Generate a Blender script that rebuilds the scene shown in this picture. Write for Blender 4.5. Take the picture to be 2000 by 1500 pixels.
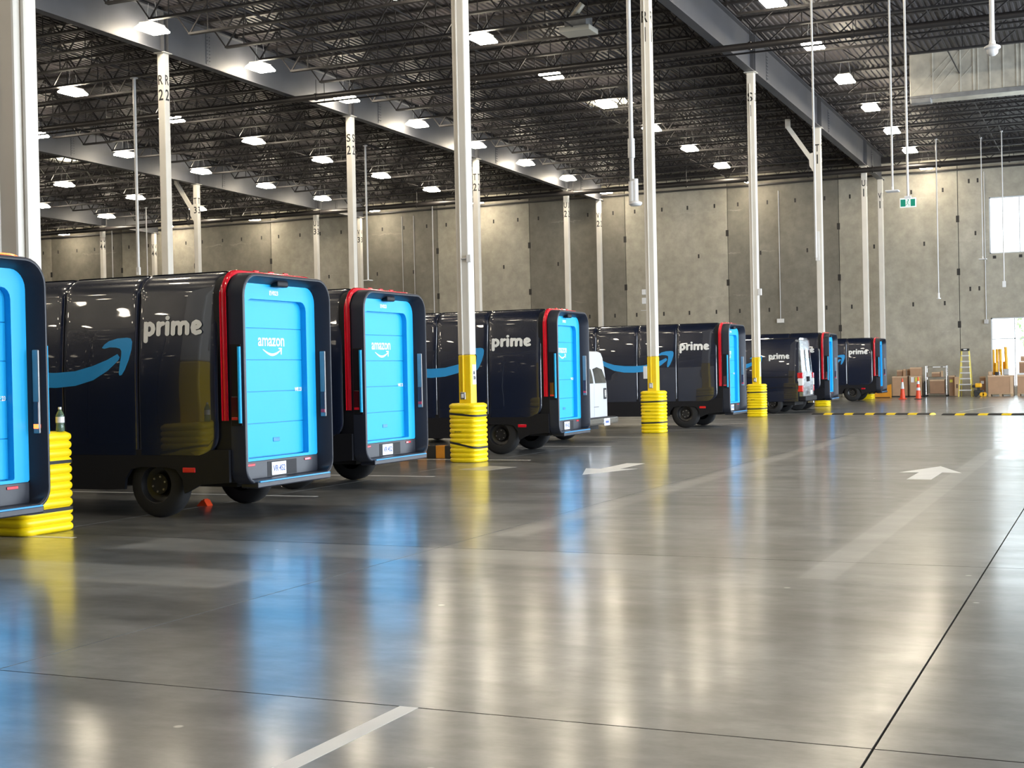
import bpy, bmesh, math, random
from math import sin, cos, pi, radians
from mathutils import Vector, Matrix
random.seed(7)
for o in list(bpy.data.objects): bpy.data.objects.remove(o)
SC = bpy.context.scene
COL = SC.collection

# ------------------------------------------------------------------ camera
yaw, pitch, roll = 0.4168, -0.0082, 0.0208
fw = Vector((-sin(yaw), cos(yaw), 0)); rt = Vector((cos(yaw), sin(yaw), 0)); dn = Vector((0, 0, -1))
fw, dn = fw*cos(pitch)-dn*sin(pitch), dn*cos(pitch)+fw*sin(pitch)
rt, dn = rt*cos(roll)+dn*sin(roll), dn*cos(roll)-rt*sin(roll)
cam = bpy.data.objects.new('camera', bpy.data.cameras.new('camera')); COL.objects.link(cam)
cam.data.sensor_width = 36; cam.data.lens = 2671.2/2000*36; cam.data.clip_end = 500
m = Matrix((rt, -dn, -fw)).transposed().to_4x4(); m.translation = (11.126, -23.081, 1.65)
cam.matrix_world = m
SC.camera = cam

# ------------------------------------------------------------------ sky, daylight, exposure
W = bpy.data.worlds.new('sky'); SC.world = W; W.use_nodes = True
bg = W.node_tree.nodes['Background']; bg.inputs[0].default_value = (0.86, 0.93, 1.0, 1); bg.inputs[1].default_value = 6.0
vs = SC.view_settings
vs.view_transform = 'Standard'; vs.look = 'None'; vs.gamma = 1; vs.use_curve_mapping = False; vs.exposure = 0.0
LAMP = 70.0        # radiance of the high bay lenses
DAY = 16.0          # radiance of the sky seen through the side wall's glazing
XR = 24.5          # side wall with the daylight openings
OPEN_Y = [(-19, -11), (-8, 0), (3, 11), (14, 22), (25, 33), (36, 44)]
OPEN_Z = [(0.3, 4.3), (6.6, 10.2)]
for (y0, y1) in OPEN_Y:
    for (z0, z1) in OPEN_Z:
        l = bpy.data.lights.new('window_daylight', 'AREA'); l.shape = 'RECTANGLE'; l.size = y1-y0-.3; l.size_y = z1-z0-.3
        l.color = (0.80, 0.90, 1.0); l.energy = DAY*pi*l.size*l.size_y
        o = bpy.data.objects.new('window_daylight', l); COL.objects.link(o)
        o.location = (XR+.12, (y0+y1)/2, (z0+z1)/2); o.rotation_euler = (0, radians(90), 0)
        o.rotation_euler = (radians(90), 0, radians(90))

# ------------------------------------------------------------------ materials
def mat(name, col, rough=.5, metal=0, coat=0, emit=None, es=0, noise=0, nscale=4, bump=0, bscale=40, spec=.5, coatr=.03, alpha=1):
    m = bpy.data.materials.new(name); m.use_nodes = True
    nt = m.node_tree; b = nt.nodes['Principled BSDF']
    b.inputs['Base Color'].default_value = (*col, 1); b.inputs['Roughness'].default_value = rough
    b.inputs['Metallic'].default_value = metal; b.inputs['Coat Weight'].default_value = coat
    b.inputs['Coat Roughness'].default_value = coatr
    b.inputs['Specular IOR Level'].default_value = spec
    if emit: b.inputs['Emission Color'].default_value = (*emit, 1); b.inputs['Emission Strength'].default_value = es
    if noise or bump:
        tc = nt.nodes.new('ShaderNodeTexCoord')
        if noise:
            n = nt.nodes.new('ShaderNodeTexNoise'); n.inputs['Scale'].default_value = nscale; n.inputs['Detail'].default_value = 6
            nt.links.new(tc.outputs['Object'], n.inputs['Vector'])
            r = nt.nodes.new('ShaderNodeMapRange'); r.inputs[1].default_value = .3; r.inputs[2].default_value = .7
            r.inputs[3].default_value = 1-noise; r.inputs[4].default_value = 1+noise
            nt.links.new(n.outputs['Fac'], r.inputs[0])
            mx = nt.nodes.new('ShaderNodeVectorMath'); mx.operation = 'SCALE'; mx.inputs[0].default_value = col
            nt.links.new(r.outputs[0], mx.inputs['Scale']); nt.links.new(mx.outputs[0], b.inputs['Base Color'])
        if bump:
            n2 = nt.nodes.new('ShaderNodeTexNoise'); n2.inputs['Scale'].default_value = bscale
            nt.links.new(tc.outputs['Object'], n2.inputs['Vector'])
            bp = nt.nodes.new('ShaderNodeBump'); bp.inputs['Strength'].default_value = bump; bp.inputs['Distance'].default_value = .02
            nt.links.new(n2.outputs['Fac'], bp.inputs['Height']); nt.links.new(bp.outputs[0], b.inputs['Normal'])
    return m

M = {}
M['white'] = mat('column_white', (.66, .63, .57), .32, noise=.04, nscale=2)
M['yellow'] = mat('safety_yellow', (.84, .58, .005), .42, noise=.05, nscale=3)
M['guard'] = mat('guard_yellow', (.90, .66, .004), .38, noise=.03, nscale=5)
M['black'] = mat('black_strap', (.012, .012, .013), .6)
M['gloss'] = mat('van_gloss_navy', (.006, .0105, .027), .25, coat=1.0, coatr=.02)
M['satin'] = mat('van_black_plastic', (.0045, .005, .008), .55, spec=.3, noise=.08, nscale=20)
M['frame'] = mat('tail_plastic', (.013, .016, .026), .42, noise=.06, nscale=20)
M['under'] = mat('underbody', (.008, .008, .009), .7)
M['tyre'] = mat('tyre_rubber', (.007, .007, .008), .7, noise=.1, nscale=30)
M['rim'] = mat('black_rim', (.012, .012, .013), .35)
M['steel'] = mat('bare_steel', (.55, .55, .56), .3, metal=1)
M['chrome'] = mat('chrome', (.75, .76, .78), .12, metal=1)
M['blue'] = mat('door_blue', (.010, .40, .80), .45, spec=.35, noise=.015, nscale=2)
M['bluedk'] = mat('door_latch_blue', (.01, .22, .50), .4)
M['smile'] = mat('smile_blue', (.02, .29, .66), .35)
M['letter'] = mat('letter_white', (.78, .78, .76), .4)
M['red'] = mat('red_lens', (.62, .008, .022), .16, coat=.6)
M['redlit'] = mat('red_lens_lit', (.7, .02, .01), .2, emit=(1.0, .15, .025), es=4.5)
M['reddk'] = mat('dark_red_lens', (.06, .006, .008), .15, coat=.5)
M['glassdk'] = mat('tinted_glass', (.01, .012, .014), .05, coat=1)
M['plate'] = mat('plate_white', (.75, .78, .82), .4)
M['platetext'] = mat('plate_blue', (.05, .10, .35), .5)
M['vanwhite'] = mat('van_white', (.57, .59, .63), .3, coat=.5)
M['silver'] = mat('rear_door_reflection', (.30, .33, .37), .22, metal=.75, noise=.35, nscale=5, bump=.5, bscale=9)  # silver colour stands in for a bright reflection on the glossy doors
M['deck'] = mat('roof_deck', (.046, .042, .046), .5, noise=.12, nscale=1.2)
M['joist'] = mat('joist_paint', (.020, .018, .019), .5, noise=.1, nscale=6)
M['girder'] = mat('girder_grey', (.050, .053, .062), .5, noise=.1, nscale=1.5)
M['pipe'] = mat('dark_pipe', (.018, .016, .016), .4)
M['pipered'] = mat('red_fitting', (.35, .03, .02), .4)
M['galv'] = mat('galvanised', (.60, .57, .49), .4, metal=.45, noise=.18, nscale=2.5)
M['galvdk'] = mat('galvanised_dull', (.30, .30, .30), .45, metal=.5, noise=.2, nscale=3)
M['housing'] = mat('lamp_housing', (.45, .44, .42), .4)
M['lens'] = mat('lamp_lens', (.9, .9, .9), .4, emit=(1.0, .87, .67), es=LAMP)
M['conduit'] = mat('conduit_grey', (.50, .50, .50), .4, metal=.3)
M['device'] = mat('device_white', (.72, .72, .72), .35)
M['card'] = mat('cardboard', (.40, .245, .145), .8, noise=.08, nscale=3)
M['card2'] = mat('cardboard_dark', (.29, .17, .10), .8, noise=.1, nscale=3)
M['cardlt'] = mat('cardboard_edge', (.55, .38, .24), .8, noise=.08, nscale=3)
M['wood'] = mat('pallet_wood', (.42, .29, .17), .75, noise=.15, nscale=8)
M['cone'] = mat('cone_orange', (.85, .075, .018), .45)
M['conew'] = mat('cone_band', (.80, .80, .80), .35)
M['ladder'] = mat('ladder_yellow', (.72, .60, .13), .4)
M['alu'] = mat('ladder_alu', (.75, .76, .78), .35, metal=.6)
M['tube'] = mat('tube_orange', (.80, .42, .015), .4, noise=.1, nscale=6)
M['paint'] = mat('floor_paint', (.66, .65, .62), .35, noise=.05, nscale=3)
M['paintold'] = mat('floor_paint_worn', (.36, .345, .315), .35, noise=.25, nscale=6)
M['orange'] = mat('orange_panel', (.70, .28, .02), .5, noise=.08)
M['green'] = mat('exit_green', (.0, .20, .13), .4, emit=(0, .3, .2), es=.25)
M['exitw'] = mat('exit_white', (.75, .8, .78), .4, emit=(.8, .9, .85), es=.35)
M['joint'] = mat('joint_filler', (.075, .068, .058), .7)
M['black2'] = mat('bump_black', (.02, .02, .02), .6)
M['winframe'] = mat('window_frame', (.60, .62, .64), .4)
M['ground'] = mat('outside_concrete', (.55, .54, .52), .8, noise=.1, nscale=.5)
M['leaf'] = mat('tree_leaf', (.42, .55, .30), .6, noise=.3, nscale=4)
M['bark'] = mat('tree_bark', (.12, .09, .06), .8, noise=.2)
M['pet'] = mat('bottle_plastic', (.30, .48, .36), .1)
M['pet'].node_tree.nodes['Principled BSDF'].inputs['Transmission Weight'].default_value = .75
M['tan'] = mat('heater_panel', (.42, .40, .34), .5)
M['dirty'] = mat('conc_outer', (.30, .28, .25), .8, noise=.15, nscale=.8)
M['sticker'] = mat('sticker_yellow', (.62, .55, .08), .6)

def thin_glass(name, tint):
    m = bpy.data.materials.new(name); m.use_nodes = True; nt = m.node_tree; nt.nodes.clear()
    out = nt.nodes.new('ShaderNodeOutputMaterial'); mx = nt.nodes.new('ShaderNodeMixShader')
    t = nt.nodes.new('ShaderNodeBsdfTransparent'); t.inputs[0].default_value = (*tint, 1)
    g = nt.nodes.new('ShaderNodeBsdfGlossy'); g.inputs['Roughness'].default_value = .02
    f = nt.nodes.new('ShaderNodeFresnel'); f.inputs[0].default_value = 1.5
    nt.links.new(f.outputs[0], mx.inputs[0]); nt.links.new(t.outputs[0], mx.inputs[1]); nt.links.new(g.outputs[0], mx.inputs[2])
    nt.links.new(mx.outputs[0], out.inputs[0]); return m
def wavy(m, sc, st):
    nt = m.node_tree; b = nt.nodes['Principled BSDF']; tc = nt.nodes.new('ShaderNodeTexCoord')
    mp = nt.nodes.new('ShaderNodeMapping'); mp.inputs['Scale'].default_value = (.35, 1, 1); nt.links.new(tc.outputs['Object'], mp.inputs[0])
    n = nt.nodes.new('ShaderNodeTexNoise'); n.inputs['Scale'].default_value = sc; n.inputs['Detail'].default_value = 1; nt.links.new(mp.outputs[0], n.inputs['Vector'])
    bp = nt.nodes.new('ShaderNodeBump'); bp.inputs['Strength'].default_value = st; bp.inputs['Distance'].default_value = .1
    nt.links.new(n.outputs['Fac'], bp.inputs['Height']); nt.links.new(bp.outputs[0], b.inputs['Normal']); nt.links.new(bp.outputs[0], b.inputs['Coat Normal'])
wavy(M['gloss'], 1.6, .10)
M['glass'] = thin_glass('clear_glass', (.95, .98, .97))
def skylight_mat():
    m = bpy.data.materials.new('skylight_dome'); m.use_nodes = True; nt = m.node_tree; nt.nodes.clear()
    out = nt.nodes.new('ShaderNodeOutputMaterial'); mx = nt.nodes.new('ShaderNodeMixShader'); mx.inputs[0].default_value = .45
    t = nt.nodes.new('ShaderNodeBsdfTransparent'); t.inputs[0].default_value = (1, .93, .78, 1)
    d = nt.nodes.new('ShaderNodeBsdfTranslucent'); d.inputs[0].default_value = (.95, .85, .65, 1)
    nt.links.new(t.outputs[0], mx.inputs[1]); nt.links.new(d.outputs[0], mx.inputs[2]); nt.links.new(mx.outputs[0], out.inputs[0]); return m
M['dome'] = skylight_mat()

class NB:      # small node helper
    def __init__(s, m): s.nt = m.node_tree; s.b = s.nt.nodes['Principled BSDF']
    def n(s, t, **k):
        x = s.nt.nodes.new(t)
        for a, v in k.items(): setattr(x, a, v)
        return x
    def l(s, a, b): s.nt.links.new(a, b)
    def math(s, op, a, b=None, c=None, clamp=False):
        x = s.n('ShaderNodeMath', operation=op); x.use_clamp = clamp
        for i, v in enumerate((a, b, c)):
            if v is None: continue
            if isinstance(v, (int, float)): x.inputs[i].default_value = v
            else: s.l(v, x.inputs[i])
        return x.outputs[0]
    def mapr(s, v, a, b, c, d):
        x = s.n('ShaderNodeMapRange'); s.l(v, x.inputs[0])
        for i, q in enumerate((a, b, c, d)): x.inputs[i+1].default_value = q
        return x.outputs[0]
    def noise(s, vec, scale, detail=6, rough=.55):
        x = s.n('ShaderNodeTexNoise'); x.inputs['Scale'].default_value = scale; x.inputs['Detail'].default_value = detail
        x.inputs['Roughness'].default_value = rough; s.l(vec, x.inputs['Vector']); return x.outputs['Fac']
    def mix(s, f, a, b):
        x = s.n('ShaderNodeMix', data_type='RGBA')
        if isinstance(f, (int, float)): x.inputs[0].default_value = f
        else: s.l(f, x.inputs[0])
        for i, v in ((6, a), (7, b)):
            if isinstance(v, tuple): x.inputs[i].default_value = (*v, 1)
            else: s.l(v, x.inputs[i])
        return x.outputs[2]

def floor_mat():
    m = mat('polished_concrete', (.2, .19, .17), .2); q = NB(m)
    g = q.n('ShaderNodeNewGeometry'); pos = g.outputs['Position']
    sep = q.n('ShaderNodeSeparateXYZ'); q.l(pos, sep.inputs[0]); X, Y = sep.outputs[0], sep.outputs[1]
    mp = q.n('ShaderNodeMapping'); q.l(pos, mp.inputs[0]); mp.inputs['Scale'].default_value = (.35, 1, 1)
    n1 = q.noise(mp.outputs[0], .55, 8, .62); n2 = q.noise(pos, 3.0, 6, .6); n3 = q.noise(mp.outputs[0], 1.7, 5)
    f = q.mapr(n1, .34, .66, 0, 1)
    c = q.mix(f, (.082, .081, .079), (.218, .217, .212))
    mp2 = q.n('ShaderNodeMapping'); q.l(pos, mp2.inputs[0]); mp2.inputs['Scale'].default_value = (.5, 1, 1); mp2.inputs['Rotation'].default_value = (0, 0, .35)
    n4 = q.noise(mp2.outputs[0], 2.6, 9, .7)
    f2 = q.math('MULTIPLY', q.mapr(n2, .35, .7, .80, 1.16), q.mapr(n4, .36, .62, .66, 1.2))
    s = q.n('ShaderNodeVectorMath', operation='SCALE'); q.l(c, s.inputs[0]); q.l(f2, s.inputs['Scale'])
    def rect(x0, x1, y0, y1, e=.03):
        a = q.mapr(X, x0-e, x0+e, 0, 1); b = q.mapr(X, x1-e, x1+e, 1, 0); c_ = q.mapr(Y, y0-e, y0+e, 0, 1); d = q.mapr(Y, y1-e, y1+e, 1, 0)
        return q.math('MULTIPLY', q.math('MULTIPLY', a, b), q.math('MULTIPLY', c_, d))
    r = rect(8.80, 9.12, -12.45, 4.5)
    for a in [(5.28, 5.62, -10.5, 9.0), (8.75, 10.1, -12.45, 2.0), (2.0, 7.6, -12.35, -11.5), (-1.0, 4.6, -14.2, -13.3)]:
        w = rect(*a, e=.06); k = .5 if a[0] == 8.75 else .7
        r = q.math('MAXIMUM', r, q.math('MULTIPLY', w, k))
    r = q.math('MULTIPLY', r, q.mapr(n3, .3, .65, .6, 1))
    col = q.mix(q.math('MULTIPLY', r, .5), s.outputs[0], (.46, .445, .41))
    vor = q.n('ShaderNodeTexVoronoi'); vor.inputs['Scale'].default_value = 1.15; q.l(pos, vor.inputs['Vector'])
    sp = q.mapr(vor.outputs['Distance'], .022, .034, 1, 0)
    col = q.mix(q.math('MULTIPLY', sp, .7), col, (.6, .58, .55))
    q.l(col, q.b.inputs['Base Color'])
    ro = q.math('ADD', q.mapr(n3, .3, .7, .19, .27), q.math('MULTIPLY', r, .10))
    q.l(q.math('ADD', ro, .12), q.b.inputs['Roughness']); q.b.inputs['Coat Weight'].default_value = .68; q.l(q.math('MULTIPLY', ro, .72), q.b.inputs['Coat Roughness'])
    bp = q.n('ShaderNodeBump'); bp.inputs['Strength'].default_value = .05; bp.inputs['Distance'].default_value = .02
    q.l(q.noise(pos, 5, 3), bp.inputs['Height']); q.l(bp.outputs[0], q.b.inputs['Normal'])
    return m
M['floor'] = floor_mat()

def panel_mat(name, a, b):
    m = mat(name, a, .8); q = NB(m); g = q.n('ShaderNodeNewGeometry'); pos = g.outputs['Position']
    mp = q.n('ShaderNodeMapping'); q.l(pos, mp.inputs[0]); mp.inputs['Scale'].default_value = (1, 1, .45)
    n1 = q.noise(mp.outputs[0], .5, 8, .6); n2 = q.noise(pos, 2.2, 8, .65)
    c = q.mix(q.mapr(n1, .33, .67, 0, 1), a, b)
    s = q.n('ShaderNodeVectorMath', operation='SCALE'); q.l(c, s.inputs[0]); q.l(q.mapr(n2, .3, .7, .82, 1.14), s.inputs['Scale'])
    # pale efflorescence lines along the formwork lifts
    sep = q.n('ShaderNodeSeparateXYZ'); q.l(pos, sep.inputs[0])
    z = q.math('ADD', sep.outputs[2], q.math('MULTIPLY', n2, .5))
    w = q.math('ABSOLUTE', q.math('SUBTRACT', q.math('FRACT', q.math('DIVIDE', z, 2.35)), .5))
    ln = q.math('MULTIPLY', q.mapr(w, .0, .02, 1, 0), q.mapr(n1, .5, .62, 0, .5))
    q.l(q.mix(ln, s.outputs[0], (.50, .46, .39)), q.b.inputs['Base Color'])
    return m
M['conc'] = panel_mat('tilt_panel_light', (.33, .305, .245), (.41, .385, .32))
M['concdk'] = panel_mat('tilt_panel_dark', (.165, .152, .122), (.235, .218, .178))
M['embed'] = mat('embed_steel', (.02, .018, .016), .6)

# ------------------------------------------------------------------ mesh helpers
class MB:
    def __init__(s): s.v = []; s.f = []; s.sm = []
    def add(s, vs, fs, smooth=False):
        o = len(s.v); s.v += [tuple(v) for v in vs]; s.f += [tuple(i+o for i in f) for f in fs]; s.sm += [smooth]*len(fs); return s
    def box(s, x0, x1, y0, y1, z0, z1):
        v = [(x, y, z) for z in (z0, z1) for y in (y0, y1) for x in (x0, x1)]
        return s.add(v, [(0, 2, 3, 1), (4, 5, 7, 6), (0, 1, 5, 4), (2, 6, 7, 3), (0, 4, 6, 2), (1, 3, 7, 5)])
    def bbox(s, x0, x1, y0, y1, z0, z1, b=.01):      # bevelled box
        bm = bmesh.new(); bmesh.ops.create_cube(bm, size=1)
        for v in bm.verts: v.co = Vector(((x0+x1)/2+v.co.x*(x1-x0), (y0+y1)/2+v.co.y*(y1-y0), (z0+z1)/2+v.co.z*(z1-z0)))
        bmesh.ops.bevel(bm, geom=list(bm.edges), offset=min(b, (x1-x0)*.45, (y1-y0)*.45, (z1-z0)*.45), segments=2, affect='EDGES', profile=.5)
        bm.verts.index_update(); s.add([v.co[:] for v in bm.verts], [[v.index for v in f.verts] for f in bm.faces]); bm.free(); return s
    def bar(s, a, b, w, h=None):                      # rectangular bar between two points
        a, b = Vector(a), Vector(b); h = h or w; d = (b-a).normalized()
        u = d.cross(Vector((0, 0, 1)));  u = Vector((1, 0, 0)) if u.length < 1e-4 else u.normalized(); t = u.cross(d)
        v = [p+u*i*w/2+t*j*h/2 for p in (a, b) for i, j in ((-1, -1), (1, -1), (1, 1), (-1, 1))]
        return s.add(v, [(0, 1, 5, 4), (1, 2, 6, 5), (2, 3, 7, 6), (3, 0, 4, 7), (3, 2, 1, 0), (4, 5, 6, 7)])
    def cyl(s, a, b, r, n=12, r2=None, cap=True):
        a, b = Vector(a), Vector(b); r2 = r if r2 is None else r2; d = (b-a).normalized()
        u = d.orthogonal().normalized(); t = d.cross(u)
        v = [p+(u*cos(2*pi*i/n)+t*sin(2*pi*i/n))*q for p, q in ((a, r), (b, r2)) for i in range(n)]
        s.add(v, [(i, (i+1) % n, n+(i+1) % n, n+i) for i in range(n)], True)
        if cap: s.add(v, [tuple(range(n-1, -1, -1)), tuple(range(n, 2*n))])
        return s
    def lathe(s, pr, n=20, axis='z', c=(0, 0, 0)):    # profile of (radius, height)
        vs = []
        for r, h in pr:
            for i in range(n):
                a = 2*pi*i/n; p = (r*cos(a), r*sin(a), h)
                if axis == 'y': p = (r*cos(a), h, r*sin(a))
                if axis == 'x': p = (h, r*cos(a), r*sin(a))
                vs.append((p[0]+c[0], p[1]+c[1], p[2]+c[2]))
        fs = [(k*n+i, k*n+(i+1) % n, (k+1)*n+(i+1) % n, (k+1)*n+i) for k in range(len(pr)-1) for i in range(n)]
        return s.add(vs, fs, True)
    def loft(s, rings, close=True, cap0=False, cap1=False, smooth=True):
        n = len(rings[0]); vs = [p for r in rings for p in r]; m_ = n if close else n-1
        s.add(vs, [(k*n+i, k*n+(i+1) % n, (k+1)*n+(i+1) % n, (k+1)*n+i) for k in range(len(rings)-1) for i in range(m_)], smooth)
        if cap0: s.add(rings[0], [tuple(range(n-1, -1, -1))])
        if cap1: s.add(rings[-1], [tuple(range(n))])
        return s
    def prism(s, pts, f0, f1):                         # polygon pts mapped by two functions to both faces
        n = len(pts); a = [f0(*p) for p in pts]; b = [f1(*p) for p in pts]
        s.add(a+b, [tuple(range(n-1, -1, -1)), tuple(range(n, 2*n))]+[(i, (i+1) % n, n+(i+1) % n, n+i) for i in range(n)]); return s
    def mesh(s, name):
        me = bpy.data.meshes.new(name); me.from_pydata(s.v, [], s.f)
        bm = bmesh.new(); bm.from_mesh(me); bmesh.ops.recalc_face_normals(bm, faces=bm.faces); bm.to_mesh(me); bm.free()
        me.polygons.foreach_set('use_smooth', s.sm)
        if any(s.sm):
            try: me.set_sharp_from_angle(angle=radians(38))
            except Exception: pass
        return me
    def build(s, name, m_, parent=None, loc=None):
        return link(name, s.mesh(name), m_, parent, loc)
def link(name, me, m_=None, parent=None, loc=None):
    if m_ is not None and not me.materials: me.materials.append(M[m_] if isinstance(m_, str) else m_)
    o = bpy.data.objects.new(name, me); COL.objects.link(o)
    if parent: o.parent = parent
    if loc: o.location = loc
    return o
def tag(o, label=None, cat=None, group=None, kind=None):
    for k, v in (('label', label), ('category', cat), ('group', group), ('kind', kind)):
        if v: o[k] = v
    return o
def thing(name, label, cat, loc=(0, 0, 0), rz=0, group=None):
    o = bpy.data.objects.new(name, None); COL.objects.link(o); o.location = loc; o.rotation_euler = (0, 0, rz); o.empty_display_size = .2
    return tag(o, label, cat, group, 'thing')
KIDS = {}
def dup(root, loc, rz=0, label=None, group=None):
    kids = [c for c in bpy.data.objects if c.parent]
    by = {}
    for c in kids: by.setdefault(c.parent, []).append(c)
    def rec(o, par):
        c = o.copy(); COL.objects.link(c)
        if par: c.parent = par
        for k in by.get(o, []): rec(k, c)
        return c
    r = rec(root, None); r.location = loc; r.rotation_euler = (0, 0, rz)
    if label: r['label'] = label
    if group: r['group'] = group
    return r
def text_mesh(txt, w, h, off=.0, ext=.004):
    c = bpy.data.curves.new('lettering', 'FONT'); c.body = txt; c.size = 1; c.offset = off; c.extrude = .001; c.resolution_u = 4
    o = bpy.data.objects.new('lettering', c); COL.objects.link(o); bpy.context.view_layer.update()
    me = bpy.data.meshes.new_from_object(o.evaluated_get(bpy.context.evaluated_depsgraph_get())); bpy.data.objects.remove(o)
    xs = [v.co.x for v in me.vertices]; ys = [v.co.y for v in me.vertices]
    x0, x1, y0, y1 = min(xs), max(xs), min(ys), max(ys)
    for v in me.vertices:
        v.co = ((v.co.x-x0)/(x1-x0)*w-w/2, (v.co.y-y0)/(y1-y0)*h-h/2, ext if v.co.z > 0 else 0)
    me.materials.clear(); return me
PRIME = [[(.15, .85), (.15, -.27)], [(.15, .76), (.40, .85), (.58, .72), (.64, .5), (.58, .28), (.40, .15), (.15, .24)], [(.99, .85), (.99, .15)], [(.99, .60), (1.12, .79), (1.27, .83)],
 [(1.57, .85), (1.57, .15)], [(1.57, 1.19), (1.571, 1.19)], [(1.95, .85), (1.95, .15)], [(1.95, .62), (2.10, .82), (2.28, .83), (2.41, .68), (2.41, .15)], [(2.41, .62), (2.56, .82), (2.75, .83), (2.88, .68), (2.88, .15)],
 [(3.27, .46), (3.56, .53), (3.68, .66), (3.60, .80), (3.45, .86), (3.30, .76), (3.24, .5), (3.30, .25), (3.46, .14), (3.70, .20)]]
def prime_mesh(w, x0h):          # heavy rounded lettering drawn with broad strokes, w wide, x0h = lower-case height
    b = MB(); r = .145; sx = w/3.85
    T = lambda x, y: ((x-1.925)*sx, y*x0h, 1.5e-4*len(b.f))
    for st in PRIME:
        for (xa, ya), (xb, yb) in zip(st[:-1], st[1:]):
            d = math.hypot(xb-xa, yb-ya); nx, ny = -(yb-ya)/d*r, (xb-xa)/d*r
            b.add([T(xa+nx, ya+ny), T(xb+nx, yb+ny), T(xb-nx, yb-ny), T(xa-nx, ya-ny)], [(0, 1, 2, 3)])
        for x, y in st: b.add([T(x+r*1.0*cos(pi*i/6), y+r*sin(pi*i/6)) for i in range(12)], [tuple(range(12))])
    return b.mesh('prime_lettering')
def orient(me, face, c):      # put a lettering mesh (x right, y up) on a face: '-y' '+x' at centre c
    for v in me.vertices:
        x, y, z = v.co
        v.co = (c[0]+x, c[1]-z, c[2]+y) if face == '-y' else (c[0]+z, c[1]+x, c[2]+y)
    return me
def rsec(hw, zb, zt, rtp, rbt, n=6):     # rounded section in (y, z)
    out = []
    for cy, cz, r, a0 in ((hw-rbt, zb+rbt, rbt, -90), (hw-rtp, zt-rtp, rtp, 0), (-hw+rtp, zt-rtp, rtp, 90), (-hw+rbt, zb+rbt, rbt, 180)):
        for i in range(n+1):
            a = radians(a0+90*i/n); out.append((cy+r*cos(a), cz+r*sin(a)))
    return out
def ring(x, *a, **k): return [(x, y, z) for y, z in rsec(*a, **k)]

SL = -0.010559
LY, LX = 11.22, 15.577
GB = 11.824                    # girder underside at y = 0
def zg(y): return GB+SL*y      # the roof falls gently towards the far wall
YW = 50.6

# ------------------------------------------------------------------ floor
floor = MB().box(-80, XR+.4, -75, 51, -.30, -.03).build('floor', 'joint'); floor['kind'] = 'structure'
xs = [10.14-4.95*k for k in range(-2, 5)]; xs = sorted([x for x in xs if x > -11]+[XR]); ys = [-17.1+5.64*k for k in range(-1, 12)]; ys = [y for y in ys if y < 50]+[YW]
jg = .006
cache = {}
def slab(x0, x1, y0, y1):
    k = (round(x1-x0, 3), round(y1-y0, 3))
    if k not in cache: cache[k] = MB().box(-k[0]/2+jg, k[0]/2-jg, -k[1]/2+jg, k[1]/2-jg, -.03, 0).mesh('slab')
    link('slab', cache[k], 'floor', floor, ((x0+x1)/2, (y0+y1)/2, 0))
for i in range(len(xs)-1):
    for j in range(len(ys)-1): slab(xs[i], xs[i+1], ys[j], ys[j+1])
    slab(xs[i], xs[i+1], -75, ys[0])
slab(-80, xs[0], -75, YW)

# ------------------------------------------------------------------ walls
wall_back = MB().box(-80, 5.2, YW+.16, YW+.3, -.05, 13.6).build('wall_back', 'dirty'); wall_back['kind'] = 'structure'
px = [-80, -74, -68, -62, -56.1, -50, -44, -38.1, -32.2, -26.2, -20.18, -14.28, -8.35, -2.30, 3.76]
def inserts(P, pts):
    for x, z in pts: MB().box(x-.045, x+.045, YW-.004, YW+.03, z-.11, z+.11).build('lifting_insert', 'embed', P)
for i in range(len(px)-1):
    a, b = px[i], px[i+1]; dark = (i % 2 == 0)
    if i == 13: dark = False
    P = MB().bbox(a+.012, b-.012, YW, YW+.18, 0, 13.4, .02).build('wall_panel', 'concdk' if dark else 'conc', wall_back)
    if b > -62:
        w = b-a
        inserts(P, [(a+w*t, z) for t in (.10, .37, .62, .88) for z in (4.78, 10.62)]+[(a+w*t, 7.9) for t in (.3, .72)])
        for z in (3.66, 6.36, 9.08): MB().box(b-.10, b+.06, YW-.006, YW+.03, z-.17, z+.17).build('embed_plate', 'embed', P)
# dark strip of older concrete at the left edge of the last full panel
P = wall_back
# panel with the two windows
wx0, wx1 = 5.27, 9.6
mb = MB(); mb.box(3.78, wx0, YW, YW+.3, 0, 13.4); mb.box(wx1, XR+.3, YW, YW+.3, 0, 13.4)
mb.box(wx0, wx1, YW, YW+.3, 0, .42); mb.box(wx0, wx1, YW, YW+.3, 3.94, 7.2); mb.box(wx0, wx1, YW, YW+.3, 10.08, 13.4)
P = mb.build('wall_panel', 'conc', wall_back)
inserts(P, [(4.32, 10.98), (4.75, 10.99), (4.3, 5.46), (4.74, 5.47), (4.6, 8.3)])
for x in (5.5, 6.75): MB().box(x-.08, x+.08, YW-.01, YW+.03, 6.95, 7.1).build('embed_plate', 'embed', P)
def window(name, z0, z1, vx, hz):
    w = MB(); f = .06
    for x in (wx0+f/2, wx1-f/2): w.box(x-f/2, x+f/2, YW+.06, YW+.16, z0, z1)
    for z in (z0+f/2, z1-f/2): w.box(wx0, wx1, YW+.06, YW+.16, z-f/2, z+f/2)
    o = w.build(name, 'winframe'); o['kind'] = 'structure'
    for x in vx: MB().box(x-.025, x+.025, YW+.07, YW+.15, z0, z1).build('mullion', 'winframe', o)
    for z in hz: MB().box(wx0, wx1, YW+.07, YW+.15, z-.025, z+.025).build('transom', 'winframe', o)
    gx = [wx0]+vx+[wx1]; gz = [z0]+hz+[z1]
    for i in range(len(gx)-1):
        for j in range(len(gz)-1): MB().box(gx[i]+.02, gx[i+1]-.02, YW+.105, YW+.113, gz[j]+.02, gz[j+1]-.02).build('pane', 'glass', o)
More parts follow.
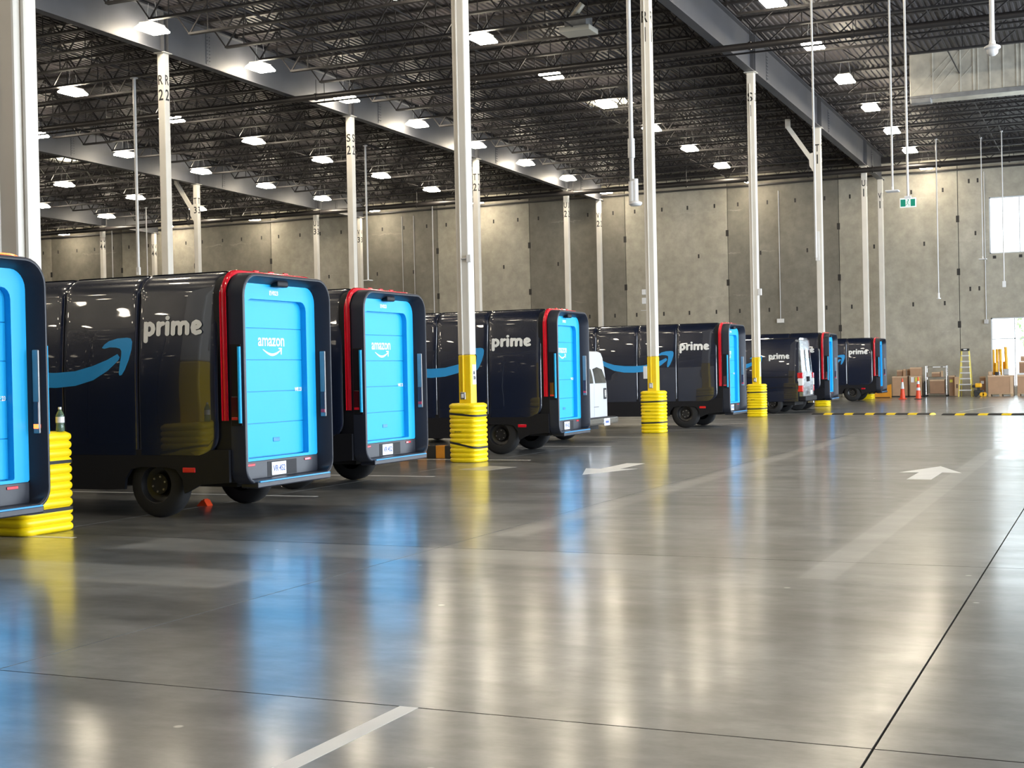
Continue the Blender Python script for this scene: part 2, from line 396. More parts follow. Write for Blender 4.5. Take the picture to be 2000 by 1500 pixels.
window('window_1', 7.2, 10.08, [6.72, 8.16], [])
window('window_2', 0.42, 3.94, [6.40, 7.46, 8.53], [2.86])
wl = MB().box(-80.3, -80, -75, 51, 0, 13.6).build('wall_left', 'dirty'); wl['kind'] = 'structure'
wf = MB().box(-80, XR, -75.3, -75, 0, 14).build('wall_front', 'dirty'); wf['kind'] = 'structure'
mb = MB(); X0, X1 = XR, XR+.3
mb.box(X0, X1, -75, 51, OPEN_Z[0][1], OPEN_Z[1][0]); mb.box(X0, X1, -75, 51, OPEN_Z[1][1], 14); mb.box(X0, X1, -75, 51, 0, OPEN_Z[0][0])
yy = [-75]+[y for a in OPEN_Y for y in a]+[51]
for i in range(0, len(yy), 2):
    for z0, z1 in OPEN_Z: mb.box(X0, X1, yy[i], yy[i+1], z0, z1)
wr = mb.build('wall_right', 'conc'); wr['kind'] = 'structure'
k = 3
for (y0, y1) in OPEN_Y:
    for (z0, z1) in OPEN_Z:
        w = MB(); f = .06
        for y in (y0+f/2, y1-f/2): w.box(XR, XR+.08, y-f/2, y+f/2, z0, z1)
        for z in (z0+f/2, z1-f/2): w.box(XR, XR+.08, y0, y1, z-f/2, z+f/2)
        for t in (.25, .5, .75): w.box(XR, XR+.08, y0+(y1-y0)*t-.025, y0+(y1-y0)*t+.025, z0, z1)
        o = w.build('window_%d' % k, 'winframe'); o['kind'] = 'structure'; k += 1
g = MB().box(-150, 150, -120, 220, -.6, -.35).build('ground', 'ground'); g['kind'] = 'structure'

# ------------------------------------------------------------------ roof: deck, joists, girders
ceiling = MB().box(-80, XR, 50.2, 50.6, 12.2, 12.5).build('ceiling', 'joist'); ceiling['kind'] = 'structure'
DT = 1.40        # deck above girder underside
SKY = [(-9.0, -7.2, 30.2, 32.7), (-38.0, -36.2, 30.2, 32.7)]
cuts = [-80, -64, -46.73, -31.154, -15.577, 0, XR+.3]
for b in range(len(cuts)-1):
    mb = MB(); x = cuts[b]; pitch_ = .20
    while x < cuts[b+1]-.01:
        segs = [(-75.2, 51)]
        for s in SKY:
            if s[0]-.1 < x+.1 < s[1]+.1: segs = [(-75.2, s[2]), (s[3], 51)]
        for y0, y1 in segs:
            pr = [(0, 0), (.08, 0), (.10, .045), (.18, .045), (.20, 0)]
            vs = []
            for dx, dz in pr:
                for y in (y0, y1): vs.append((x+dx, y, zg(y)+DT+dz))
            mb.add(vs, [(2*i, 2*i+1, 2*i+3, 2*i+2) for i in range(4)])
        x += pitch_
    mb.build('roof_deck', 'deck', ceiling)
for s in SKY:
    mb = MB(); z = zg(31.5)+DT
    for (a, b_, c, d) in ((s[0]-.06, s[0], s[2]-.06, s[3]+.06), (s[1], s[1]+.06, s[2]-.06, s[3]+.06), (s[0], s[1], s[2]-.06, s[2]), (s[0], s[1], s[3], s[3]+.06)):
        mb.box(a, b_, c, d, z-.05, z+.10)
    o = mb.build('skylight', 'deck'); tag(o, 'bright roof skylight beside a lamp between the first two column rows' if s[0] > -20 else 'small glowing roof skylight far left above the third column row', 'skylight', kind='thing')
    MB().box(s[0], s[1], s[2], s[3], z+.05, z+.07).build('dome', 'dome', o)
JD = .95
def joist_meshes(L):
    e = .20
    top = MB(); bot = MB(); web = MB()
    for s in (-1, 1):
        top.box(e*.3, L-e*.3, s*.042-.034, s*.042+.034, -.07, 0); 
        bot.box(1.0, L-1.0, s*.042-.034, s*.042+.034, -JD, -JD+.065)
    web.box(e*.3, e*.3+.15, -.06, .06, -.13, -.06); web.box(L-e*.3-.15, L-e*.3, -.06, .06, -.13, -.06)
    n = 10; step = (L-2.0)/n
    web.bar((.35, 0, -.06), (1.0, 0, -JD+.03), .035); web.bar((L-.35, 0, -.06), (L-1.0, 0, -JD+.03), .035)
    for i in range(n):
        a = 1.0+i*step
        web.bar((a, 0, -JD+.03), (a+step/2, 0, -.04), .04); web.bar((a+step/2, 0, -.04), (a+step, 0, -JD+.03), .04)
        web.bar((a+step/2, .0, -JD+.03), (a+step/2, 0, -.04), .026)
    return top.mesh('top_chord'), bot.mesh('bottom_chord'), web.mesh('web')
jm = {}
def joist(x0, x1, y):
    L = round(x1-x0, 3)
    if L not in jm: jm[L] = joist_meshes(L)
    o = bpy.data.objects.new('joist', None); COL.objects.link(o); o.parent = ceiling; o.location = (x0, y, zg(y)+DT-.005)
    for nm, me in zip(('top_chord', 'bottom_chord', 'web'), jm[L]): link(nm, me, 'joist', o)
JS = LY/6
for k in range(1, 27):
    y = JS*k+.02
    for b in range(1, len(cuts)-1):
        if y < 6.5 and b >= 4: continue
        if b == 1 and y < 22: continue
        if b == 5 and k in (14, 15): continue          # framed opening at the duct
        joist(cuts[b], cuts[b+1] if b < 5 else XR, y)
br = MB()
for b in range(1, len(cuts)-1):
    x0, x1 = cuts[b], min(cuts[b+1], XR)
    for t in (.25, .5, .75):
        x = x0+(x1-x0)*t; br.bar((x, 2, zg(2)+DT-JD+.06), (x, 50.2, zg(50.2)+DT-JD+.06), .035); br.bar((x, 2, zg(2)+DT-.08), (x, 50.2, zg(50.2)+DT-.08), .035)
br.build('bridging', 'joist', ceiling)
GD = 1.26
def girder(x, rows):
    y0, y1 = -25, 50.3
    o = None
    seg = [y0]+[LY*k+2.3 for k in range(-1, 5)]+[y1]
    par = MB()
    o = bpy.data.objects.new('girder', None); COL.objects.link(o); o.parent = ceiling; o.location = (x, 0, 0)
    def sl(y): return zg(y)
    mb = MB()
    def beam(xa, xb, za, zb_):
        vs = [(xx, y, sl(y)+zz) for y in (y0, y1) for xx, zz in ((xa, za), (xb, za), (xb, zb_), (xa, zb_))]
        return MB().add(vs, [(0, 1, 5, 4), (1, 2, 6, 5), (2, 3, 7, 6), (3, 0, 4, 7), (3, 2, 1, 0), (4, 5, 6, 7)])
    beam(-.15, .15, 0, .03).build('bottom_flange', 'girder', o)
    beam(-.15, .15, GD-.03, GD).build('top_flange', 'girder', o)
    beam(-.012, .012, .03, GD-.03).build('girder_web', 'girder', o)
    st = MB(); bolts = MB()
    for k in range(-2, 5):
        y = LY*k
        for dy in (-.11, .11): st.box(-.14, .14, y+dy-.01, y+dy+.01, sl(y)+.03, sl(y)+GD-.03)
        ys_ = y+2.3
        for s in (-1, 1):
            bolts.box(s*.012, s*.024, ys_-.12, ys_+.12, sl(ys_)+.12, sl(ys_)+GD-.12)
            for i in range(8):
                for dy in (-.06, .06): bolts.box(s*.024, s*.04, ys_+dy-.015, ys_+dy+.015, sl(ys_)+.22+i*.11, sl(ys_)+.25+i*.11)
    st.build('stiffener', 'girder', o); bolts.build('splice_plate', 'girder', o)
for r in range(0, 4): girder(-LX*r, None)
cl = MB()
for y in (50.35,): cl.box(-80, XR, y-.06, y+.2, 11.55, 11.62)
cl.build('ledger', 'joist', ceiling)

# ------------------------------------------------------------------ columns
CLAB = {'Q1': 'white column with yellow foot and white notice, second from the camera', 'R1': 'white column with yellow foot stencilled R 1, beside the hanging camera pole',
 'S1': 'white column with yellow foot stencilled S 1, before the silver backed van', 'T1': 'white column stencilled T 1 with a diagonal knee brace', 'U1': 'white column stencilled U 1 before the far wall, left of the exit sign',
 'V1': 'white column stencilled V 1, rightmost and closest to the far wall', 'R2': 'white column stencilled R 2 rising behind the nearest whole van', 'S2': 'white column stencilled S 2 rising behind the second blue tailed van',
 'T2': 'white column stencilled T 2, mostly hidden behind column Q', 'U2': 'white column stencilled U 2, dark pipe crossing its top, behind the white van', 'V2': 'white column stencilled V 2 under a lamp, close to the far wall',
 'T3': 'white column stencilled T 3 with knee brace, right of column R 2', 'U3': 'white column stencilled U 3 just left of column S 2', 'V3': 'narrow white column stencilled V 3 just right of column S 2 near the wall',
 'U4': 'white column stencilled U 4, far left near the wall', 'V4': 'narrow white column stencilled V 4 just left of column R 2 near the wall'}
def column(letter, num, x, y, w=.255, braces=0, extras=()):
    row = num; h = zg(y) if letter != 'V' else 11.35
    t = thing('steel_column', CLAB[letter+str(num)], 'column', (x, y, 0), 0, 'white building columns')
    a = w/2
    MB().bbox(-a, a, -a, a, 2.0, h-.02, .022).build('shaft', 'white', t)
    MB().bbox(-a-.001, a+.001, -a-.001, a+.001, .02, 2.0, .022).build('painted_foot', 'yellow', t)
    MB().box(-.2, .2, -.2, .2, h-.02, h).build('cap_plate', 'white', t)
    MB().box(-.22, .22, -.22, .22, 0, .02).build('base_plate', 'steel', t)
    dz = 0 if letter not in 'UV' else -.05
    zt = (10.91 - 11.59 + h) if letter != 'V' else 10.6
    for ch, zc, hh in ((letter, zt-.16, .30), (str(num), zt-.62, .34 if str(num) != '1' else .38)):
        ww = .17 if ch not in '1' else .05
        for face, c in (('-y', (-.01, -a-.001, zc)), ('+x', (a+.001, 0, zc))):
            link('stencil', orient(text_mesh(ch, ww*w/.255, hh, .012, .002), face, c), 'black', t)
    if letter in 'QRS' and num == 1:
        MB().cyl((-.02, -a-.022, 1.30), (-.02, -a-.022, h-.4), .018, 8).build('conduit', 'white', t)
        MB().cyl((-.02, -a-.022, 1.30), (-.02, -a-.022, 2.0), .0185, 8).build('conduit_foot', 'yellow', t)
        q = MB().bbox(-.07, .03, -a-.06, -a, 1.17, 1.31, .008).build('outlet_box', 'steel', t)
        MB().box(-.045, .005, -a-.064, -a-.06, 1.2, 1.28).build('outlet_cover', 'device', q)
    if letter == 'Q' and num == 1:
        MB().box(a, a+.006, -.06, .10, 1.45, 1.82).build('notice', 'device', t)
        link('notice_text', orient(text_mesh('SAFE\nZONE', .09, .16, .01, .002), '+x', (a+.007, .02, 1.62)), 'black', t)
        b = MB().bbox(a-.02, a+.07, -a-.05, -a+.05, 3.72, 3.86, .008).build('sensor', 'device', t)
        MB().cyl((-a*.2, -a-.02, 3.79), (a-.02, -a-.02, 3.79), .016, 8).build('sensor_pipe', 'conduit', t)
    if letter == 'R' and num == 1:
        for z0, z1 in ((3.62, 3.76), (3.38, 3.54)): MB().bbox(-a-.10, -a, -a-.02, -a+.08, z0, z1, .008).build('sensor', 'device', t)
        MB().box(-a-.13, -a+.02, -a-.03, -a-.01, 3.2, 3.22).build('bracket', 'conduit', t)
        MB().bbox(-a-.10, -a, -a-.03, -a+.05, 1.42, 1.75, .01).build('switch_box', 'device', t)
    if letter == 'S' and num == 1:
        MB().bbox(a, a+.12, -a-.02, -a+.08, 4.08, 4.3, .01).build('sensor', 'device', t)
        MB().box(a, a+.006, -.06, .08, 1.35, 1.85).build('notice', 'device', t)
    if letter == 'T' and num == 1:
        MB().bbox(-a-.02, a*.1, -a-.05, -a, 6.0, 7.2, .01).build('cable_box', 'device', t)
    if braces:
        zt = h; g = MB()
        g.bar((-a-.10, 0, zt-1.35), (-a-1.12, 0, zt+.18), .17, .17)
        g.prism([(-a, zt-1.0), (-a, zt-1.9), (-a-.10, zt-1.75), (-a-.22, zt-1.55), (-a-.24, zt-1.05)], lambda x, z: (x, -.09, z), lambda x, z: (x, .09, z)); g.box(-a-1.2, -a-1.0, -.06, .06, zt+.1, zt+DT-JD+.02)
        g.build('knee_brace', 'white', t)
    return t
CY = {'Q': 0, 'R': LY, 'S': 2*LY, 'T': 3*LY, 'U': 4*LY, 'V': 4*LY+4.99}
for L_ in 'QRSTUV': column(L_, 1, 0, CY[L_], braces=int(L_ == 'T'))
for L_ in 'RSTUV': column(L_, 2, -LX, CY[L_])
for L_ in 'TUV': column(L_, 3, -2*LX, CY[L_], braces=int(L_ == 'T'))
for L_ in 'UV': column(L_, 4, -3*LX, CY[L_])
# the thicker first column
t = thing('steel_column', 'thick white column at the left edge of the photo behind the nearest van', 'column', (0.06, -11.47, 0), 0, 'white building columns')
a = .18
MB().bbox(-a, a, -a, a, 2.0, zg(-11)-.02, .03).build('shaft', 'white', t)
MB().bbox(-a, a, -a, a, .02, 2.0, .03).build('painted_foot', 'yellow', t)
MB().cyl((-.06, -a-.025, 2.2), (-.06, -a-.025, zg(-11)-.4), .02, 8).build('conduit', 'white', t)
MB().cyl((a+.03, -.06, 2.2), (a+.03, -.06, zg(-11)-.4), .03, 8).build('downpipe', 'white', t)

# ------------------------------------------------------------------ yellow column guards
def guard(x, y, s, rc, label, straps, hole=.14):
    t = thing('column_guard', label, 'column guard', (x, y, 0), 0, 'yellow column guards')
    def sec(h, z):
        return [(p[0], p[1], z) for p in [(yy, zz) for yy, zz in rsec(h, -h, h, rc*h/(s/2), rc*h/(s/2), 5)]]
    H = 1.09; rings = []; nr = 12; per = H/nr
    zs = []
    for i in range(nr*6+1):
        z = H*i/(nr*6); ph = (z/per) % 1
        h = s/2-.024*(1-abs(sin(pi*ph))**.55) if 0 < z < H else s/2-.03
        zs.append((h, z))
    for h, z in zs: rings.append(sec(h, z))
    rings.append(sec(s/2-.05, H+.012)); rings.append(sec(hole, H+.012)); rings.append(sec(hole, 0)); rings.append(sec(s/2-.045, 0))
    rings.insert(0, sec(s/2-.045, 0.0))
    MB().loft(rings).build('shell', 'guard', t)
    for zz, tilt in straps:
        b = MB(); r0 = sec(s/2+.001, 0); r1 = sec(s/2-.022, 0)
        def tl(p, dz): return (p[0], p[1], zz+dz+tilt*(p[0]/s+.3*sin(3*p[0]/s)))
        rr = [[tl(p, -.020) for p in r1], [tl(p, -.018) for p in r0], [tl(p, .018) for p in r0], [tl(p, .020) for p in r1]]
        b.loft(rr).build('strap', 'black', t)
    link('mark', orient(text_mesh('SENTRY', .15, .022, .02, .001), '-y', (-s*.12, -s/2-.001, .54+.035)), 'black', t)
    return t
guard(.06, -11.47, .80, .12, 'ribbed yellow column guard behind the nearest van, bottle standing on it', [(.73, .05), (.28, -.04)], .20)
guard(0, 0, .61, .15, 'ribbed yellow column guard on column Q with slanting black straps', [(.89, -.03), (.33, -.07)])
guard(0, LY, .61, .15, 'ribbed yellow column guard on column R 1 with two level straps', [(.82, .012), (.27, .012)])
guard(0, 2*LY, .61, .15, 'ribbed yellow column guard on column S 1 beside the silver backed van', [(.82, .010), (.27, .010)])
guard(0, 3*LY, .61, .15, 'yellow column guard on column T 1 showing below the van tails', [(.82, .010), (.27, .010)])
guard(0, 4*LY, .61, .15, 'yellow column guard on column U 1 below the farthest van', [(.82, .010), (.27, .010)])

# ------------------------------------------------------------------ delivery vans
def wheel(parent, x, y, side, R=.40, wd=.23, rimr=.235):
    w = MB().lathe([(rimr-.01, -wd/2), (R-.06, -wd/2), (R-.02, -wd/2+.03), (R, -wd/2+.06), (R, wd/2-.06), (R-.02, wd/2-.03), (R-.06, wd/2), (rimr-.01, wd/2)], 32, 'y').build('wheel', 'tyre', parent, (x, y, R))
    s = side
    r = MB().lathe([(rimr, s*wd*.5), (rimr-.012, s*wd*.47), (rimr-.03, s*.03), (.13, s*.0), (.12, s*.05), (.0, s*.05)], 28, 'y').build('rim', 'rim', w)
    lg = MB()
    for i in range(6):
        a_ = i*pi/3+.3; lg.cyl((.092*cos(a_), s*.05, .092*sin(a_)), (.092*cos(a_), s*.066, .092*sin(a_)), .013, 6)
    lg.build('lug_nuts', 'steel', w)
SMB_TOP = [(-4.18, 2.16), (-4.05, 2.10), (-3.8, 1.985), (-3.55, 1.875), (-3.34, 1.81), (-3.05, 1.775), (-2.75, 1.765), (-2.45, 1.78), (-2.17, 1.84), (-1.95, 1.91), (-1.80, 1.975)]
SMB_BOT = [(-1.765, 1.935), (-1.79, 1.895), (-1.95, 1.775), (-2.17, 1.665), (-2.45, 1.60), (-2.75, 1.58), (-3.05, 1.59), (-3.34, 1.645), (-3.6, 1.76), (-3.85, 1.89), (-4.08, 2.03), (-4.17, 2.10)]
HEAD = [(-2.035, 2.055), (-2.0, 2.095), (-1.93, 2.135), (-1.80, 2.165), (-1.66, 2.17), (-1.605, 2.16), (-1.582, 2.12), (-1.59, 2.03), (-1.63, 1.90), (-1.69, 1.78), (-1.735, 1.72), (-1.765, 1.715), (-1.775, 1.74), (-1.76, 1.85), (-1.74, 1.95), (-1.738, 2.01), (-1.76, 2.04), (-1.82, 2.055), (-1.92, 2.06), (-2.0, 2.045)]
def delivery_van(label, loc, rz=0):
    t = thing('delivery_van', label, 'van', loc, rz, 'dark delivery vans with blue rear doors')
    HW = 1.03
    secs = [(-7.02, .78, .50, 1.2, .15), (-6.9, .93, .45, 1.42, .18), (-6.55, 1.0, .80, 1.62, .2), (-6.2, 1.005, .80, 2.2, .25), (-5.75, .99, .80, 2.72, .28), (-5.3, .935, .76, 2.86, .28), (-.315, .935, .76, 2.87, .28)]
    MB().loft([ring(x, hw, zb, zt, r, .06) for x, hw, zb, zt, r in secs], cap0=True, cap1=True).build('body', 'satin', t)
    MB().box(-6.8, -.33, -.70, .70, .36, .82).build('chassis', 'under', t)
    # glossy body panels, each a shell of its own with a gap to the next
    def shell(x0, x1, rcorner):
        sec = rsec(HW, .755, 2.93, .30, .04, 8); n = len(sec)
        k0 = 9; pts = [(HW, .755)]+sec[k0:k0+18]+[(-HW, .755)]
        full = []
        for (a_, b_) in zip(pts[:-1], pts[1:]):
            sub = 10 if abs(a_[1]-b_[1]) > .5 else (8 if abs(a_[0]-b_[0]) > .5 else 1)
            for i in range(sub): full.append((a_[0]+(b_[0]-a_[0])*i/sub, a_[1]+(b_[1]-a_[1])*i/sub))
        full.append(pts[-1])
        def dense(lst):     # extra rows in the rounded lower corner
            out = []
            for p, q_ in zip(lst[:-1], lst[1:]):
                out.append(p)
                if rcorner and (p[1] < 1.02 or q_[1] < 1.02):
                    for i in (1, 2, 3, 4): out.append((p[0]+(q_[0]-p[0])*i/5, p[1]+(q_[1]-p[1])*i/5))
            out.append(lst[-1]); return out
        full = dense(full); R_ = .24; rings = []
        for fr in (0, .012, .035, .09, .5, .91, .965, .988, 1):
            rg = []
            for (y, z) in full:
                xm = x1
                if rcorner and z < .755+R_: xm = x1-(R_-math.sqrt(max(0, R_*R_-(.755+R_-z)**2)))
                x = x0+(xm-x0)*fr
                ins = {0: .02, .012: .006, .035: .0015, 1: .02, .988: .006, .965: .0015}.get(fr, 0)
                if abs(y) > .75: y = y-math.copysign(.075*max(0, min(1, (z-1.45)/1.18))**2, y)
                yy = y-math.copysign(ins, y) if abs(y) > .7 else y; zz = z-ins if z > 2.6 else z
                rg.append((x, yy, zz))
            rings.append(rg)
        return MB().loft(rings, close=False)
    for x0, x1, rc in ((-5.25, -3.905, 0), (-3.895, -2.655, 0), (-2.645, -1.505, 0), (-1.495, -.345, 1)):
        shell(x0, x1, rc).build('body_panel', 'gloss', t)
    # skirts with wheel arches
    def arch(c): return [(c+.44, .34), (c+.42, .47), (c+.33, .585), (c+.2, .61), (c-.2, .61), (c-.33, .585), (c-.42, .47), (c-.44, .34)]
    sk = [(-.20, .82), (-.20, .44), (-.62, .405), (-.84, .30)]+arch(-1.29)+[(-2.0, .33), (-5.4, .33)]+arch(-6.06)+[(-6.85, .42), (-6.9, .82)]
    for s in (-1, 1):
        MB().prism(sk, lambda x, z: (x, s*1.028, z), lambda x, z: (x, s*.985, z)).build('skirt', 'satin', t)
        b = MB().bbox(-.86, -.68, s*1.028-.008, s*1.028+.008, .55, .61, .008).build('side_marker', 'red', t)
        wheel(t, -1.29, s*.87, s); wheel(t, -6.06, s*.87, s)
    # dark windscreen and lamps at the front
    MB().add([(-6.53, -.85, 1.68), (-6.53, .85, 1.68), (-5.8, .85, 2.68), (-5.8, -.85, 2.68)], [(0, 1, 2, 3)]).build('windscreen', 'glassdk', t)
    for s in (-1, 1): MB().cyl((-7.03, s*.55, 1.0), (-6.9, s*.55, 1.0), .13, 16).build('headlamp', 'device', t)
    MB().loft([ring(-.40, .985, .42, 2.90, .29, .18), ring(-.19, .985, .42, 2.90, .29, .18)]).build('rear_pillar', 'satin', t)
    # rear surround
    R0 = [ring(-.20, .985, .40, 2.90, .28, .20), ring(-.03, .972, .40, 2.895, .28, .20), ring(-.005, .965, .405, 2.888, .275, .195), ring(.004, .952, .415, 2.875, .265, .185),
          ring(.004, .935, .432, 2.858, .25, .17), ring(-.012, .922, .445, 2.845, .24, .16), ring(-.18, .862, .445, 2.785, .20, .04)]
    MB().loft(R0).build('tail_surround', 'frame', t)
    # red light bar over the roof edge and down both sides
    rs = [p for p in rsec(.998, .40, 2.915, .29, .2, 8)][9:27]
    path = [(.998, 1.16), (.998, 1.44)]+rs+[(-.998, 1.44), (-.998, 1.16)]
    def offs(d): return [(y+math.copysign(d, y)*(1 if abs(y) > .7 else 0), z+(d if z > 2.6 else 0)) for y, z in path]
    lb = [[(x, y, z) for y, z in offs(d)] for x, d in ((-.285, -.03), (-.28, .012), (-.262, .022), (-.222, .020), (-.205, .010), (-.20, -.03))]
    lb = MB().loft(lb, close=False).build('light_bar', 'red', t)
    for y in (-.32, 0, .32): MB().bbox(-.27, -.235, y-.05, y+.05, 2.93, 2.955, .01).build('clearance_lamp', 'red', lb)
    # blue doorway and roller door
    fr = MB(); outer = ring(-.18, .866, .655, 2.79, .20, .04, n=4); inner = ring(-.18, .66, .69, 2.60, .12, .02, n=4); deep = ring(-.27, .66, .69, 2.60, .12, .02, n=4)
    fr.loft([outer, inner, deep]); fr.build('door_frame', 'blue', t)
    for s in (-1, 1): pass
    dr = MB().box(-.30, -.275, -.67, .67, .66, 2.62).build('roller_door', 'bluedk', t)
    zs = [.695, 1.10, 1.485, 1.87, 2.255, 2.61]
    for i in range(5): MB().bbox(-.28, -.26, -.665, .665, zs[i]+.003, zs[i+1]-.003, .004).build('slat', 'blue', dr)
    MB().box(-.285, -.245, -.66, .66, .66, .69).build('sill', 'bluedk', dr)
    MB().bbox(-.262, -.252, -.02, .12, .865, .915, .004).build('latch', 'bluedk', dr)
    link('brand_lettering', orient(text_mesh('amazon', .57, .105, .014, .002), '+x', (-.259, -.015, 2.09)), 'letter', dr)
    sm = [(-.20+.022*i, -.055*math.sin(pi*i/18*.98)) for i in range(19)]
    up = [(y, 2.005+z+.0) for y, z in sm]; lo = [(y, 2.005+z*1.35-.012) for y, z in reversed(sm)]
    hd = [(.14, 2.02), (.215, 2.02), (.205, 1.935), (.185, 1.94), (.185, 2.0), (.14, 2.005)]
    b = MB(); f0 = lambda y, z: (-.259, y, z); f1 = lambda y, z: (-.257, y, z)
    b.prism(up+lo, f0, f1); b.prism(hd, f0, f1); b.build('brand_smile', 'letter', dr)
    link('unit_number', orient(text_mesh('WE 23', .16, .05, .04, .002), '+x', (-.259, .565, 1.50)), 'letter', dr)
    link('header_number', orient(text_mesh('EV023', .19, .055, .03, .002), '+x', (-.179, -.06, 2.685)), 'letter', t)
    MB().bbox(-.16, -.06, -.14, .10, 2.755, 2.83, .02).build('camera_pod', 'satin', t)
    # bumper, plate, step
    bp = MB().bbox(-.30, -.175, -.86, .86, .44, .66, .01).build('bumper', 'frame', t)
    MB().box(-.178, -.172, -.28, .36, .455, .635).build('plate_recess', 'satin', bp)
    pl = MB().bbox(-.172, -.164, -.20, .115, .462, .622, .006).build('licence_plate', 'plate', t)
    link('plate_number', orient(text_mesh('VR·4S2', .26, .075, .01, .001), '+x', (-.163, -.042, .545)), 'platetext', pl)
    for y in (-.62, .62): MB().bbox(-.176, -.166, y-.075, y+.075, .60, .63, .004).build('reflector', 'red', t)
    sp = MB().bbox(-.20, .045, -.80, .82, .355, .43, .015).build('rear_step', 'frame', t)
    MB().bbox(.028, .049, -.76, .80, .420, .438, .004).build('step_edge', 'smile', sp)
    for s in (-1, 1):      # slots, handles, tail lamps on both flanks
        y = s*.985
        MB().bbox(-.175, -.03, y-.006, y+.006, 1.10, 2.05, .004).build('handle_recess', 'satin', t)
        q = MB().bbox(-.175, -.085, y-.010, y+.012, 1.16, 1.44, .006).build('tail_lamp', 'reddk', t)
        MB().bbox(-.173, -.087, y-.012, y+.015, 1.165, 1.20, .004).build('brake_strip', 'red', q)
        MB().cyl((-.052, s*.993, 1.13), (-.052, s*.993, 2.02), .022, 10).build('grab_handle', 'blue', t)
        yi = s*.885
        MB().bbox(-.125, -.045, yi-.012, yi+.012, 1.14, 1.98, .01).build('inner_recess', 'galvdk', t)
        q = MB().bbox(-.118, -.052, yi-.016, yi+.016, 1.19, 1.46, .006).build('inner_lamp', 'reddk', t)
        MB().bbox(-.116, -.054, yi-.019, yi+.019, 1.19, 1.235, .004).build('inner_strip', 'red', q)
    # side graphics
    b = MB(); f0 = lambda x, z: (x, -HW-.004, z); f1 = lambda x, z: (x, -HW+.002, z)
    n = len(SMB_TOP)
    tops = SMB_TOP; bots = list(reversed(SMB_BOT))
    b.prism(SMB_TOP+SMB_BOT, f0, f1); b.prism(HEAD, f0, f1)
    b.build('smile_arrow', 'smile', t)
    pm = link('prime_lettering', orient(prime_mesh(.86, .182), '-y', (-.98, -HW-.004, 2.172)), 'letter', t)
    for v in pm.data.vertices: v.co.y += .075*max(0, min(1, (v.co.z-1.45)/1.18))**2
    for o in kidsof(t, 'smile_arrow'):
        for v in o.data.vertices: v.co.y += .075*max(0, min(1, (v.co.z-1.45)/1.18))**2
    return t
def kidsof(t, n): return [c for c in bpy.data.objects if c.parent == t and c.name.startswith(n)]
v0 = delivery_van('dark delivery van at the left edge, tail lamps and top light bar lit orange', (1.30, -13.36, 0))
VANS = [((1.86, -8.852), 0, 'nearest whole dark delivery van, prime lettering and open blue tail facing the aisle'),
        ((1.272, -5.057), 0, 'dark delivery van parked close behind the nearest whole van, its side mostly hidden'),
        ((.913, 3.169), .03, 'dark delivery van behind column Q with the white van beyond it'),
        ((1.306, 14.925), .01, 'dark delivery van with whole blue smile arrow, between column R 1 and column S 1'),
        ((1.213, 29.744), .02, 'dark delivery van half hidden behind the silver backed van'),
        ((1.15, 42.3), 0, 'farthest dark delivery van, before the orange panel and boxes')]
for (x, y), rz, lab in VANS: dup(v0, (x, y, 0), rz, lab)
def kids(o): return [c for c in bpy.data.objects if c.parent == o]
for c in kids(v0):               # only this van has its lamps switched on
    if c.name.startswith('light_bar'):
        c.data = c.data.copy(); c.data.materials.clear(); c.data.materials.append(M['red'])
        rs = [p for p in rsec(1.0, .40, 2.915, .29, .2, 8)]
        pth = [p for p in rs[9:18] if p[1] > 2.75]+[(.5, 2.915), (0, 2.915), (-.5, 2.915)]
        MB().loft([[(x, y, z+.024) for y, z in pth] for x in (-.262, -.215)]+[[(-.203, y, z+.006) for y, z in pth]], close=False).build('lit_segment', 'redlit', c)
    if c.name.startswith(('inner_lamp',)):
        for k_ in kids(c):
            k_.data = k_.data.copy(); k_.data.materials.clear(); k_.data.materials.append(M['redlit'])

